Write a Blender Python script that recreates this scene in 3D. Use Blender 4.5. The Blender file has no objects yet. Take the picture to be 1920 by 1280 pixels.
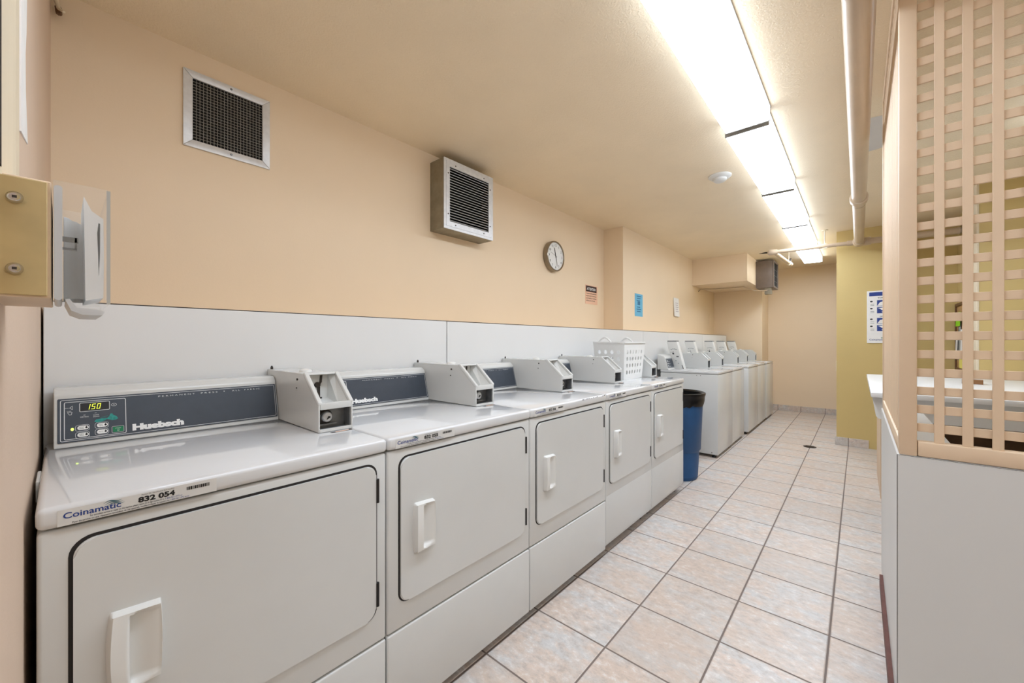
import bpy, bmesh, math, random
from mathutils import Vector, Matrix
PI = math.pi
random.seed(7)
SC = bpy.context.scene
COL = SC.collection

# ------------------------------------------------------------------ camera
F_PX, YAW, EYE = 742.0, math.radians(41.24), 1.215
cd = bpy.data.cameras.new('camera'); cam = bpy.data.objects.new('camera', cd); COL.objects.link(cam)
cd.sensor_width = 36.0; cd.lens = F_PX / 1920 * 36.0; cd.shift_y = 1.0 / 1920
cd.clip_start = 0.02
cam.location = (0, 0, EYE); cam.rotation_euler = (PI / 2, 0, YAW)
SC.camera = cam
# ------------------------------------------------------------------ world, exposure
w = bpy.data.worlds.new('world'); SC.world = w; w.use_nodes = True
w.node_tree.nodes['Background'].inputs[0].default_value = (0.8, 0.85, 0.9, 1)
w.node_tree.nodes['Background'].inputs[1].default_value = 0.3
vs = SC.view_settings
vs.view_transform = 'Standard'; vs.look = 'None'; vs.gamma = 1; vs.exposure = 0.47
vs.use_curve_mapping = False
LAMP = 13.5          # brightness of the fluorescent lenses

# ------------------------------------------------------------------ dimensions
X1, X2, XP, ZC, YB, YE = -2.24, -2.0, -1.78, 2.52, 7.9, 8.5
TP, TX, TY = 0.334, -0.76, 0.093           # floor tile pitch and grout line offsets
XD = -1.077                                 # dryer fronts
STEP = 4.18

# ------------------------------------------------------------------ materials
def lin(c):
    return tuple(((v / 255) / 12.92 if v / 255 <= 0.04045 else ((v / 255 + 0.055) / 1.055) ** 2.4) for v in c) + (1,)
class NT:
    def __init__(s, m): s.t = m.node_tree; s.n = s.t.nodes; s.l = s.t.links
    def node(s, typ, **kw):
        o = s.n.new(typ)
        for k, v in kw.items(): setattr(o, k, v)
        return o
    def put(s, sock, v):
        if hasattr(v, 'is_linked'): s.l.new(v, sock)
        else: sock.default_value = v
    def math(s, op, a, b=0.0, c=0.0):
        o = s.node('ShaderNodeMath', operation=op)
        s.put(o.inputs[0], a); s.put(o.inputs[1], b); s.put(o.inputs[2], c)
        return o.outputs[0]
    def mix(s, f, a, b):
        o = s.node('ShaderNodeMix', data_type='RGBA')
        s.put(o.inputs[0], f); s.put(o.inputs[6], a); s.put(o.inputs[7], b)
        return o.outputs[2]
    def noise(s, vec, scale, detail=3, rough=0.55):
        o = s.node('ShaderNodeTexNoise'); s.put(o.inputs['Vector'], vec)
        o.inputs['Scale'].default_value = scale; o.inputs['Detail'].default_value = detail
        o.inputs['Roughness'].default_value = rough
        return o.outputs[0]
    def ramp(s, f, lo, hi):
        o = s.node('ShaderNodeMapRange'); s.put(o.inputs[0], f)
        o.inputs[1].default_value = lo; o.inputs[2].default_value = hi
        return o.outputs[0]
def mat(name, rgb, rough=0.5, metal=0.0, var=0.05, vscale=6.0, bump=0.0, bscale=200.0, coat=0.0, spec=0.5, trans=0.0, ior=1.45):
    m = bpy.data.materials.new(name); m.use_nodes = True
    k = NT(m); b = k.n['Principled BSDF']
    g = k.node('ShaderNodeNewGeometry').outputs['Position']
    c = lin(rgb)
    dk = tuple(v * (1 - var) for v in c[:3]) + (1,); lt = tuple(min(1, v * (1 + var)) for v in c[:3]) + (1,)
    k.put(b.inputs['Base Color'], k.mix(k.ramp(k.noise(g, vscale), 0.3, 0.7), dk, lt))
    b.inputs['Roughness'].default_value = rough; b.inputs['Metallic'].default_value = metal
    b.inputs['Coat Weight'].default_value = coat; b.inputs['Coat Roughness'].default_value = 0.03
    b.inputs['Specular IOR Level'].default_value = spec
    b.inputs['Transmission Weight'].default_value = trans; b.inputs['IOR'].default_value = ior
    if bump:
        bn = k.node('ShaderNodeBump'); bn.inputs['Strength'].default_value = bump; bn.inputs['Distance'].default_value = 0.005
        k.put(bn.inputs['Height'], k.noise(g, bscale, 2)); k.put(b.inputs['Normal'], bn.outputs[0])
    return m
def glow(name, rgb, strength):
    m = bpy.data.materials.new(name); m.use_nodes = True
    b = m.node_tree.nodes['Principled BSDF']
    b.inputs['Base Color'].default_value = lin(rgb); b.inputs['Emission Color'].default_value = lin(rgb)
    b.inputs['Emission Strength'].default_value = strength
    return m
def tile_mat(name, axes, floor):
    """mottled ceramic tile with grout lines; axes = (axis, offset, pitch) pairs in world metres"""
    m = bpy.data.materials.new(name); m.use_nodes = True
    k = NT(m); b = k.n['Principled BSDF']
    g = k.node('ShaderNodeNewGeometry').outputs['Position']
    sp = k.node('ShaderNodeSeparateXYZ'); k.put(sp.inputs[0], g)
    cells, dist = [], None
    for ax, off, pitch in axes:
        t = k.math('DIVIDE', k.math('SUBTRACT', sp.outputs[ax], off), pitch)
        f = k.math('FRACT', t); cells.append(k.math('FLOOR', t))
        d = k.math('MULTIPLY', k.math('MINIMUM', f, k.math('SUBTRACT', 1.0, f)), pitch)
        dist = d if dist is None else k.math('MINIMUM', dist, d)
    cb = k.node('ShaderNodeCombineXYZ')
    for i, c in enumerate(cells): k.put(cb.inputs[i], c)
    wn = k.node('ShaderNodeTexWhiteNoise', noise_dimensions='3D'); k.put(wn.inputs['Vector'], cb.outputs[0])
    # shift the marbling per tile
    va = k.node('ShaderNodeVectorMath', operation='MULTIPLY_ADD'); k.put(va.inputs[0], wn.outputs['Color'])
    va.inputs[1].default_value = (7, 7, 7); k.put(va.inputs[2], g)
    mp = k.node('ShaderNodeMapping'); k.put(mp.inputs[0], va.outputs[0]); mp.inputs['Scale'].default_value = (0.8, 1.25, 1)
    big = k.noise(mp.outputs[0], 6.5, 5, 0.65); fine = k.noise(mp.outputs[0], 34, 6, 0.75); mid = k.noise(mp.outputs[0], 12, 5, 0.7)
    c = k.mix(k.ramp(big, 0.40, 0.60), lin((213, 194, 179)), lin((205, 202, 199)))
    c = k.mix(k.math('MULTIPLY', k.ramp(mid, 0.50, 0.64), 0.9), c, lin((218, 199, 185)))
    c = k.mix(k.math('MULTIPLY', k.ramp(fine, 0.50, 0.66), 0.7), c, lin((176, 164, 155)))
    c = k.mix(k.math('MULTIPLY', k.ramp(fine, 0.46, 0.32), 0.9), c, lin((232, 228, 224)))
    c = k.mix(k.math('MULTIPLY', wn.outputs['Value'], 0.35), c, lin((190, 172, 156)))
    gl = k.ramp(dist, 0.0042, 0.0030)
    c = k.mix(gl, c, lin((122, 108, 100)))
    k.put(b.inputs['Base Color'], c)
    k.put(b.inputs['Roughness'], k.math('MULTIPLY_ADD', gl, 0.4, 0.38))
    bn = k.node('ShaderNodeBump'); bn.inputs['Strength'].default_value = 0.5; bn.inputs['Distance'].default_value = 0.003
    k.put(bn.inputs['Height'], k.math('MULTIPLY_ADD', fine, 0.12, k.ramp(dist, 0.0030, 0.007)))
    k.put(b.inputs['Normal'], bn.outputs[0])
    return m

M = {
 'wall': mat('beige_wall_paint', (240, 218, 188), 0.55, var=0.02, vscale=1.5, bump=0.06, bscale=160),
 'wall_front': mat('pinkish_wall_paint', (218, 194, 172), 0.6, var=0.03, vscale=3, bump=0.1, bscale=140),
 'ceiling': mat('stippled_ceiling_paint', (244, 226, 197), 0.5, var=0.03, vscale=2, bump=0.6, bscale=120),
 'yellow': mat('yellow_wall_paint', (208, 183, 122), 0.5, var=0.03, vscale=2, bump=0.06, bscale=140),
 'bare': mat('bare_plaster', (214, 210, 206), 0.7, var=0.03),
 'cream': mat('cream_trim_paint', (228, 214, 188), 0.45, var=0.03),
 'floor': tile_mat('ceramic_floor_tile', ((0, TX, TP), (1, TY, TP)), True),
 'base_y': tile_mat('baseboard_tile_x', ((0, TX, TP), (2, -0.2, 2.0)), False),
 'enamel': mat('white_appliance_enamel', (212, 212, 209), 0.22, var=0.012, coat=0.3),
 'enamel_top': mat('glossy_white_enamel', (216, 216, 216), 0.07, var=0.01, coat=0.45, spec=0.5),
 'plastic': mat('white_plastic', (224, 223, 219), 0.35, var=0.015),
 'basket': mat('white_basket_plastic', (232, 232, 230), 0.4, var=0.01),
 'laminate': mat('white_laminate', (226, 225, 223), 0.35, var=0.015, vscale=2),
 'laminate_dimmed': mat('dimmed_white_laminate', (214, 214, 212), 0.35, var=0.015, vscale=2),  # darker copy of the white laminate, toned down to offset the light
 'gap': mat('dark_gap_and_hinge', (38, 34, 32), 0.8),  # near-black colour for shaded gaps, also used on the hinges
 'hinge': mat('dark_hinge_steel', (70, 64, 60), 0.5, 0.6),
 'panel': mat('slate_blue_panel', (62, 69, 79), 0.38, var=0.06, vscale=30),
 'line': mat('pale_print', (210, 212, 212), 0.5),
 'white_print': mat('white_print', (238, 238, 236), 0.5),
 'black': mat('black_plastic', (22, 22, 24), 0.35),
 'ink': mat('black_ink', (24, 24, 26), 0.6),
 'blue_ink': mat('blue_ink', (38, 62, 130), 0.6),
 'teal_ink': mat('teal_ink', (38, 96, 110), 0.6),
 'teal': mat('teal_smear', (44, 140, 132), 0.6, var=0.25, vscale=160),
 'green_btn': mat('green_button', (14, 122, 78), 0.4),
 'led': glow('display_segments', (206, 220, 60), 1.2),
 'lamp_led': glow('green_indicator', (200, 232, 90), 1.6),
 'steel': mat('brushed_steel', (200, 201, 203), 0.32, 0.5, var=0.1, vscale=60),
 'alu': mat('aluminium_frame', (222, 223, 225), 0.36, 0.25, var=0.06, vscale=40),
 'galv': mat('galvanised_sheet', (150, 144, 128), 0.45, 0.7, var=0.12, vscale=18),
 'greymetal': mat('grey_metal', (128, 130, 132), 0.4, 0.6, var=0.12, vscale=60),
 'heater': mat('brown_grey_metal', (124, 112, 104), 0.45, 0.3, var=0.08, vscale=12),
 'void': mat('dark_duct_interior', (14, 13, 12), 0.9),
 'mesh': mat('dusty_grille', (150, 146, 138), 0.6, 0.1, var=0.2, vscale=50),
 'sticker': mat('sticker_film', (216, 214, 210), 0.3, var=0.01),
 'clock_face': mat('clock_dial', (236, 236, 234), 0.4, var=0.01),
 'clock_rim': mat('bronze_clock_rim', (150, 140, 124), 0.25, 0.8, var=0.08),
 'salmon': mat('salmon_paper', (240, 196, 166), 0.7, var=0.02),
 'brownink': mat('dark_brown_ink', (52, 26, 20), 0.6),
 'bluepaper': mat('light_blue_paper', (112, 184, 216), 0.7, var=0.03),
 'bluetext': mat('blue_text', (58, 118, 156), 0.7),
 'paper': mat('white_paper', (240, 238, 235), 0.75, var=0.03, vscale=20),
 'paperprint': mat('faint_lilac_print', (196, 186, 192), 0.7),
 'royal': mat('royal_blue_print', (34, 60, 136), 0.5),
 'pipe': mat('beige_pipe_paint', (200, 178, 152), 0.32, var=0.04),
 'chrome': mat('chrome', (210, 210, 212), 0.12, 1.0, var=0.02),
 'bin': mat('blue_bin_plastic', (34, 80, 128), 0.5, var=0.05, vscale=14),
 'bag': mat('black_bin_liner', (8, 8, 10), 0.3, bump=0.12, bscale=60),
 'slat': mat('tan_lattice_paint', (224, 198, 168), 0.5, var=0.03, vscale=8),
 'redwood': mat('dark_red_strip', (104, 62, 52), 0.6, var=0.15, vscale=30),
 'brown': mat('brown_wood', (110, 78, 48), 0.55, var=0.15, vscale=20),
 'cork': mat('cork_board', (188, 148, 96), 0.8, var=0.15, vscale=80),
 'lime': mat('lime_paper', (150, 222, 30), 0.7),
 'yellowpaper': mat('yellow_paper', (238, 226, 120), 0.7),
 'greypaper': mat('grey_paper', (166, 170, 168), 0.7),
 'plate': mat('tan_metal_plate', (196, 172, 122), 0.5, 0.0, var=0.1, vscale=24),
 'acrylic': mat('clear_acrylic', (235, 235, 232), 0.05, var=0.0),
 'acrylic_edge': mat('acrylic_edge', (186, 184, 178), 0.2, var=0.02),
 'frost': mat('frosted_plastic', (214, 214, 214), 0.35, trans=0.1, var=0.02),
 'darkmetal': mat('dark_drain_metal', (60, 50, 44), 0.5, 0.5),
 'cardboard': mat('brown_cardboard', (136, 96, 60), 0.8),
 'housing': mat('grey_lamp_housing', (178, 178, 176), 0.5, var=0.02),
 'lens': glow('fluorescent_lens', (224, 237, 253), LAMP), 'lens_side': glow('fluorescent_lens_side', (224, 237, 253), LAMP*0.24),
}

M['acrylic'].node_tree.nodes['Principled BSDF'].inputs['Alpha'].default_value = 0.10
# ------------------------------------------------------------------ geometry helpers
def mesh_obj(name, bm, m, parent=None, smooth=False):
    me = bpy.data.meshes.new(name); bmesh.ops.recalc_face_normals(bm, faces=bm.faces)
    bm.to_mesh(me); bm.free()
    for mm in (m if isinstance(m, (list, tuple)) else (m,)): me.materials.append(mm)
    if smooth:
        me.polygons.foreach_set('use_smooth', [True] * len(me.polygons)); me.set_sharp_from_angle(angle=math.radians(smooth if smooth is not True else 40))
    o = bpy.data.objects.new(name, me); COL.objects.link(o)
    if parent: o.parent = parent
    return o
def root(name, label, cat, loc=(0, 0, 0), group=None):
    o = bpy.data.objects.new(name, None); COL.objects.link(o); o.location = loc; o.empty_display_size = 0.1
    return tag(o, label, cat, group)
def tag(o, label, cat, group=None):
    o['label'] = label; o['category'] = cat
    if group: o['group'] = group
    return o
def struct(name, bm, m, smooth=False):
    o = mesh_obj(name, bm, m, None, smooth); o['kind'] = 'structure'; return o
def NB(): return bmesh.new()
def box(bm, a, b, bev=0.0, seg=2, edges=None):
    x0, y0, z0 = [min(p, q) for p, q in zip(a, b)]; x1, y1, z1 = [max(p, q) for p, q in zip(a, b)]
    v = [bm.verts.new(p) for p in ((x0,y0,z0),(x1,y0,z0),(x1,y1,z0),(x0,y1,z0),(x0,y0,z1),(x1,y0,z1),(x1,y1,z1),(x0,y1,z1))]
    fs = [bm.faces.new([v[i] for i in f]) for f in ((3,2,1,0),(4,5,6,7),(0,1,5,4),(1,2,6,5),(2,3,7,6),(3,0,4,7))]
    if bev:
        es = list({e for f in fs for e in f.edges})
        bmesh.ops.bevel(bm, geom=es, offset=bev, segments=seg, profile=0.5, affect='EDGES')
    return bm
def prism(bm, pts, axis, a, b, bev=0.0, seg=2):
    """extrude a 2D polygon along an axis; pts are the other two coordinates in axis order"""
    def mk(p, t):
        c = list(p); c.insert(axis, t); return bm.verts.new(c)
    A = [mk(p, a) for p in pts]; Bv = [mk(p, b) for p in pts]; n = len(pts)
    fs = [bm.faces.new(A), bm.faces.new(Bv[::-1])]
    for i in range(n): fs.append(bm.faces.new((A[i], A[(i+1) % n], Bv[(i+1) % n], Bv[i])))
    if bev:
        bmesh.ops.recalc_face_normals(bm, faces=fs)
        bmesh.ops.bevel(bm, geom=list({e for f in fs for e in f.edges}), offset=bev, segments=seg, profile=0.5, affect='EDGES')
    return bm
def rrect(y0, z0, y1, z1, r, n=6):
    out = []
    for cx, cy, a0 in ((y1-r, z1-r, 0), (y0+r, z1-r, PI/2), (y0+r, z0+r, PI), (y1-r, z0+r, 1.5*PI)):
        for i in range(n+1):
            a = a0 + PI/2*i/n; out.append((cx + r*math.cos(a), cy + r*math.sin(a)))
    return out
def tube(bm, pts, r, seg=14, cap=True):
    pts = [Vector(p) for p in pts]; rings = []
    for i, p in enumerate(pts):
        d = (pts[min(i+1, len(pts)-1)] - pts[max(i-1, 0)]).normalized()
        up = Vector((0,0,1)) if abs(d.z) < 0.9 else Vector((1,0,0))
        s = d.cross(up).normalized(); u = s.cross(d)
        rr = r[i] if isinstance(r, (list, tuple)) else r
        rings.append([bm.verts.new(p + rr*(math.cos(2*PI*k/seg)*s + math.sin(2*PI*k/seg)*u)) for k in range(seg)])
    for A, B in zip(rings, rings[1:]):
        for k in range(seg): bm.faces.new((A[k], A[(k+1) % seg], B[(k+1) % seg], B[k]))
    if cap: bm.faces.new(rings[0][::-1]); bm.faces.new(rings[-1])
    return bm
def lathe(bm, prof, mtx=None, seg=32, cap=True):
    """prof: (radius, height) list about local Z"""
    mtx = mtx or Matrix(); rings = []
    for r, z in prof:
        rings.append([bm.verts.new(mtx @ Vector((r*math.cos(2*PI*k/seg), r*math.sin(2*PI*k/seg), z))) for k in range(seg)])
    for A, B in zip(rings, rings[1:]):
        for k in range(seg): bm.faces.new((A[k], A[(k+1) % seg], B[(k+1) % seg], B[k]))
    if cap: bm.faces.new(rings[0][::-1]); bm.faces.new(rings[-1])
    return bm
class Frame:
    """a flat reading frame on a surface: origin o, reading direction r, up u"""
    def __init__(s, o, r, u):
        s.o, s.r, s.u = Vector(o), Vector(r).normalized(), Vector(u).normalized(); s.n = s.r.cross(s.u)
    def p(s, a, b, h=0.0): return s.o + a*s.r + b*s.u + h*s.n
    def poly(s, bm, pts, h=0.0006):
        return bm.faces.new([bm.verts.new(s.p(a, b, h)) for a, b in pts])
    def slab(s, bm, pts, h0, h1):
        A = [bm.verts.new(s.p(a, b, h0)) for a, b in pts]; Bv = [bm.verts.new(s.p(a, b, h1)) for a, b in pts]; n = len(pts)
        bm.faces.new(A[::-1]); bm.faces.new(Bv)
        for i in range(n): bm.faces.new((A[i], A[(i+1) % n], Bv[(i+1) % n], Bv[i]))
    def rect(s, bm, a0, b0, a1, b1, h=0.0006): return s.poly(bm, ((a0,b0),(a1,b0),(a1,b1),(a0,b1)), h)
    def outline(s, bm, pts_out, pts_in, h=0.0008):
        A = [bm.verts.new(s.p(a, b, h)) for a, b in pts_out]; Bv = [bm.verts.new(s.p(a, b, h)) for a, b in pts_in]; n = len(A)
        for i in range(n): bm.faces.new((A[i], A[(i+1) % n], Bv[(i+1) % n], Bv[i]))
    def rring(s, bm, a0, b0, a1, b1, r, t, h=0.0008, n=4):
        s.outline(bm, rrect(a0, b0, a1, b1, r, n), rrect(a0+t, b0+t, a1-t, b1-t, max(r-t, 0.0003), n), h)
def text_into(bm, fr, s, size, a, b, width=None, bold=0.0, h=0.0008, align='LEFT', shear=0.0, stretch=None):
    cu = bpy.data.curves.new('t', 'FONT'); cu.body = s; cu.size = size; cu.offset = bold*size; cu.shear = shear; cu.resolution_u = 3
    o = bpy.data.objects.new('t', cu); COL.objects.link(o)
    dg = bpy.context.evaluated_depsgraph_get(); dg.update()
    me = bpy.data.meshes.new_from_object(o.evaluated_get(dg))
    xs = [v.co.x for v in me.vertices]
    if xs:
        x0, x1 = min(xs), max(xs); k = (width/(x1-x0)) if width else (stretch or 1.0)
        wd = (x1-x0)*k; off = {'LEFT': 0, 'CENTER': -wd/2, 'RIGHT': -wd}[align]
        vs_ = [bm.verts.new(fr.p(a + off + (v.co.x-x0)*k, b + v.co.y, h)) for v in me.vertices]
        for f in me.polygons:
            try: bm.faces.new([vs_[i] for i in f.vertices])
            except ValueError: pass
    bpy.data.objects.remove(o); bpy.data.curves.remove(cu); bpy.data.meshes.remove(me)
    return bm
def flat_obj(name, bm, m, parent=None):
    """printed marks: keep the faces as built"""
    me = bpy.data.meshes.new(name); bm.to_mesh(me); bm.free(); me.materials.append(m)
    o = bpy.data.objects.new(name, me); COL.objects.link(o)
    if parent: o.parent = parent
    return o
def copy_tree(o, parent=None):
    c = o.copy(); COL.objects.link(c)
    if parent: c.parent = parent
    for ch in list(o.children): copy_tree(ch, c)
    return c
def cyl_frame(o, axis):
    z = Vector(axis).normalized(); t = Vector((0,0,1)) if abs(z.z) < 0.9 else Vector((1,0,0))
    x = t.cross(z).normalized(); y = z.cross(x)
    m = Matrix((x, y, z)).transposed().to_4x4(); m.translation = Vector(o); return m

# ================================================================== SETTING
bm = NB(); box(bm, (X1-0.3, -1.9, -0.1), (2.4, YE+0.2, 0.0)); struct('floor', bm, M['floor'])
bm = NB(); box(bm, (X1-0.3, -1.9, ZC), (2.4, YE+0.2, ZC+0.1)); struct('ceiling', bm, M['ceiling'])
bm = NB()
prism(bm, [(X1-0.2, -0.2), (X1, -0.2), (X1, STEP), (X2, STEP), (X2, YB+0.3), (X1-0.2, YB+0.3)], 2, 0, ZC)
struct('wall_left', bm, M['wall'])
bm = NB()
prism(bm, [(X2, YB), (-1.243, YB), (-1.243, YE), (2.3, YE), (2.3, YE+0.15), (X2, YE+0.15)], 2, 0, ZC)
struct('wall_back', bm, M['wall'])
bm = NB(); box(bm, (X2, 6.645, 2.115), (-1.234, YB, ZC)); struct('trim_1', bm, M['wall'])      # bulkhead under the ceiling
bm = NB(); box(bm, (XP-0.016, -0.03, 1.30), (X2 if False else XP-0.24, 7.84, 1.318)); 
box(bm, (X1, -0.03, 1.30), (XP-0.2, STEP, 1.318)); struct('trim_2', bm, M['wall'])              # ledge behind the white panels
bm = NB(); prism(bm, [(0.047, 3.11), (0.17, 3.13), (0.19, 3.58), (0.10, 3.64), (0.046, 3.65)], 2, ZC-0.001, ZC-0.0002); struct('trim_6', bm, M['bare'])    # unpainted patch on the ceiling
# yellow partition wall of the folding nook
bm = NB()
prism(bm, [(-0.2, 6.07), (0.36, 6.07), (0.36, 6.22), (0.78, 6.22), (0.78, 5.1), (0.733, 5.1), (0.733, 4.99), (2.3, 4.99), (2.3, YE), (-0.2, YE)], 2, 0, ZC)
struct('wall_nook', bm, M['yellow'])
bm = NB(); box(bm, (0.729, 4.986, 0), (0.745, 5.104, ZC), 0.003); struct('trim_3', bm, M['cream'])
bm = NB(); box(bm, (2.2, -1.9, 0), (2.35, 4.99, ZC)); struct('wall_right', bm, M['yellow'])
# entrance wall with the doorway the picture is taken from, and the corridor behind it
bm = NB()
prism(bm, [(X1, -0.024), (XP, -0.038), (-0.56, -0.045), (-0.56, -0.2), (X1, -0.2)], 2, 0, ZC)
prism(bm, [(0.56, -0.045), (2.2, -0.045), (2.2, -0.2), (0.56, -0.2)], 2, 0, ZC)
box(bm, (-0.56, -0.2, 2.1), (0.56, -0.045, ZC))
struct('wall_front', bm, M['wall_front'])
bm = NB()
box(bm, (-1.2, -1.9, 0), (-1.1, -0.2, ZC)); box(bm, (-1.1, -1.9, 0), (2.2, -1.8, ZC)); struct('wall_corridor', bm, M['wall_front'])
# door casing (two ridges) on the entrance wall
bm = NB()
prism(bm, [(-0.90, -0.046), (-0.90, -0.0388), (-0.785, -0.0365), (-0.77, -0.0385), (-0.70, -0.0385), (-0.69, -0.0350), (-0.67, -0.0330), (-0.65, -0.035), (-0.6, -0.036), (-0.585, -0.046)], 2, 1.30, ZC-0.05)
prism(bm, [(-0.66, -0.046), (-0.66, -0.041), (-0.585, -0.041), (-0.585, -0.046)], 2, 0, 1.25)
struct('door_1', bm, M['cream'])
bm = NB(); box(bm, (-0.600, -0.046, 1.378), (-0.588, -0.0362, ZC-0.05)); struct('trim_7', bm, M['gap'])  # dark strip standing in for the shaded gap at the door
# tile skirtings
bm = NB()
box(bm, (-1.23, YE-0.012, 0), (-0.2, YE, 0.095), 0.003); box(bm, (-1.243, YB+0.01, 0), (-1.231, YE-0.012, 0.095), 0.003); struct('baseboard_back', bm, M['base_y'])
bm = NB()
box(bm, (-0.214, 6.056, 0), (0.085, 6.07, 0.095), 0.003); box(bm, (-0.214, 6.07, 0), (-0.2, YE-0.012, 0.095), 0.003); struct('baseboard_nook', bm, M['base_y'])
# low partition in white laminate
bm = NB()
prism(bm, [(0.09, 1.73), (2.2, 1.73), (2.2, 1.88), (0.24, 1.88), (0.24, 2.89), (0.09, 2.89)], 2, 0, 0.863, 0.0015, 1)
struct('wall_partition', bm, M['laminate_dimmed'])
bm = NB(); box(bm, (0.0895, 1.7295, 0), (0.0907, 1.7307, 0.8632))
box(bm, (0.0907, 1.7295, 0.8622), (2.2, 1.7300, 0.8632)); struct('trim_4', bm, M['hinge'])
bm = NB(); box(bm, (0.077, 1.73, 0.0), (0.0897, 2.70, 0.055)); struct('baseboard_partition', bm, M['redwood'])

# ================================================================== WHITE SPLASH PANELS behind the machines
seams = [-0.036, 1.463, 4.214, 4.973, 6.398, 7.84]
plab = ['long white laminate panel behind the first two dryers, beside the doorway wall',
        'longest white laminate panel, behind the third to fifth dryers and the laundry basket',
        'narrow white laminate panel between two seams, above the blue bin',
        'white laminate panel behind the first two washers',
        'far white laminate panel behind the last washers, ending at the recess']
for i in range(5):
    bm = NB(); box(bm, (XP-0.016, seams[i]+0.003, 0.02), (XP, seams[i+1]-0.003, 1.334 - 0.0015*i), 0.0012, 1)
    o = mesh_obj('splash_panel', bm, M['laminate']); tag(o, plab[i], 'wall panel', 'white panels behind the machines')
bm = NB(); box(bm, (XP-0.010, -0.030, 1.3335), (XP-0.002, 7.83, 1.3375)); struct('trim_5', bm, M['hinge'])

# ================================================================== DRYERS
DW = 0.682
FD = Frame((0.006, 0, 0), (0,1,0), (0,0,1))                 # lip front face
def coin_box(par, xf, xb, y0, y1, z0, zt, zs=0.094, run=0.108):
    """metal coin meter housing: hooded slot on a slope above an open lock recess (front edge xf, back xb)"""
    zb = z0 + zs; xs = xf - run; t = 0.005
    bm = NB()
    side = [(xf, z0), (xf, zb-0.004), (xs, zt), (xb, zt), (xb, z0)]
    for a, b in ((y0, y0+t), (y1-t, y1)): prism(bm, side, 1, a, b, 0.0015, 1)
    box(bm, (xb, y0+t, zt-t), (xs, y1-t, zt)); box(bm, (xb, y0+t, z0), (xb+t, y1-t, zt-t))
    box(bm, (xf-t, y0+t, z0), (xf, y1-t, z0+0.010)); box(bm, (xf-0.012, y0+t, zb-0.022), (xf+0.0015, y1-t, zb), 0.003)
    # hood rim along the slope
    for a, b in ((y0-0.0012, y0+0.012), (y1-0.012, y1+0.0012)):
        prism(bm, [(xf+0.001, zb-0.006), (xf+0.0015, zb+0.002), (xs+0.001, zt+0.003), (xs-0.014, zt+0.002), (xs-0.01, zt-0.006), (xf-0.012, zb-0.006)], 1, a, b, 0.0025)
    prism(bm, [(xs+0.003, zt-0.004), (xs+0.0, zt+0.003), (xs-0.014, zt+0.002), (xs-0.012, zt-0.006)], 1, y0, y1)
    case = mesh_obj('coin_box', bm, M['enamel'], par, 30)
    bm = NB()                                                # funnel behind the slope
    ya, yb = y0+0.010, y1-0.010; xi = xs-0.012; zi = zb-0.02
    P = [(xf-0.008, ya, zb-0.003), (xf-0.008, yb, zb-0.003), (xs-0.008, yb, zt-0.003), (xs-0.008, ya, zt-0.003)]
    Q = [(xf-0.055, ya+0.006, zi), (xf-0.055, yb-0.014, zi), (xi-0.02, yb-0.014, zt-0.006), (xi-0.02, ya+0.006, zt-0.006)]
    pv = [bm.verts.new(p) for p in P]; qv = [bm.verts.new(p) for p in Q]
    mid = [bm.verts.new((xi-0.02, ya+0.006, zi+0.02)), bm.verts.new((xi-0.02, yb-0.014, zi+0.02))]
    bm.faces.new((pv[0], pv[1], qv[1], qv[0])); bm.faces.new((qv[0], qv[1], mid[1], mid[0])); bm.faces.new((mid[0], mid[1], qv[2], qv[3]))
    bm.faces.new((pv[3], qv[3], qv[2], pv[2]))
    bm.faces.new((pv[0], qv[0], mid[0], qv[3], pv[3])); bm.faces.new((pv[1], pv[2], qv[2], mid[1], qv[1]))
    mesh_obj('slot_hood', bm, M['plastic'], case)
    xk = xi-0.0185; yc = (y0+y1)/2
    bm = NB()                                                # the two dark coin slots and return knob
    fs = Frame((xk, 0, 0), (0,1,0), (0,0,1))
    for q in ([(ya+0.010, zt-0.012), (ya+0.018, zt-0.012), (ya+0.020, zt-0.035), (ya+0.016, zt-0.058), (ya+0.010, zt-0.05)],
              [(yc+0.006, zt-0.010), (yc+0.014, zt-0.010), (yc+0.012, zt-0.034), (yc+0.006, zt-0.042), (yc-0.002, zt-0.042), (yc+0.004, zt-0.032)],
              [(yc-0.004, zt-0.05), (yc+0.006, zt-0.05), (yc+0.006, zi+0.022), (yc-0.004, zi+0.022)]):
        fs.slab(bm, q, 0, 0.0015)
    lathe(bm, [(0.010, 0), (0.010, 0.005), (0.007, 0.007)], cyl_frame((xk, yc-0.004, zt-0.043), (1,0,0)), 16)
    box(bm, (xk, yc-0.010, zi+0.018), (xk+0.008, yc+0.010, zi+0.023))
    mesh_obj('coin_slot', bm, M['hinge'], case)
    bm = NB(); box(bm, (xf-0.05, y0+t, z0+0.002), (xf-0.045, y1-t, zb-0.02)); box(bm, (xf-0.045, y1-t-0.004, z0+0.01), (xf-0.006, y1-t-0.001, zb-0.02))
    box(bm, (xf-0.045, y0+t, z0+0.002), (xf-0.004, y1-t, z0+0.006)); box(bm, (xf-0.04, y0+t, z0+0.016), (xf-0.030, y1-0.04, z0+0.021))
    mesh_obj('slide_recess', bm, M['greymetal'], case)
    bm = NB(); lathe(bm, [(0.026, 0), (0.026, 0.006), (0.022, 0.008)], cyl_frame((xf-0.045, y0+0.036, z0+0.042), (1,0,0)), 24)
    mesh_obj('lock_ring', bm, M['hinge'], case, 30)
    bm = NB(); lathe(bm, [(0.017, 0.006), (0.017, 0.022), (0.014, 0.025)], cyl_frame((xf-0.045, y0+0.038, z0+0.044), (1,0,0)), 24)
    mesh_obj('lock', bm, M['steel'], case, 30)
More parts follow.
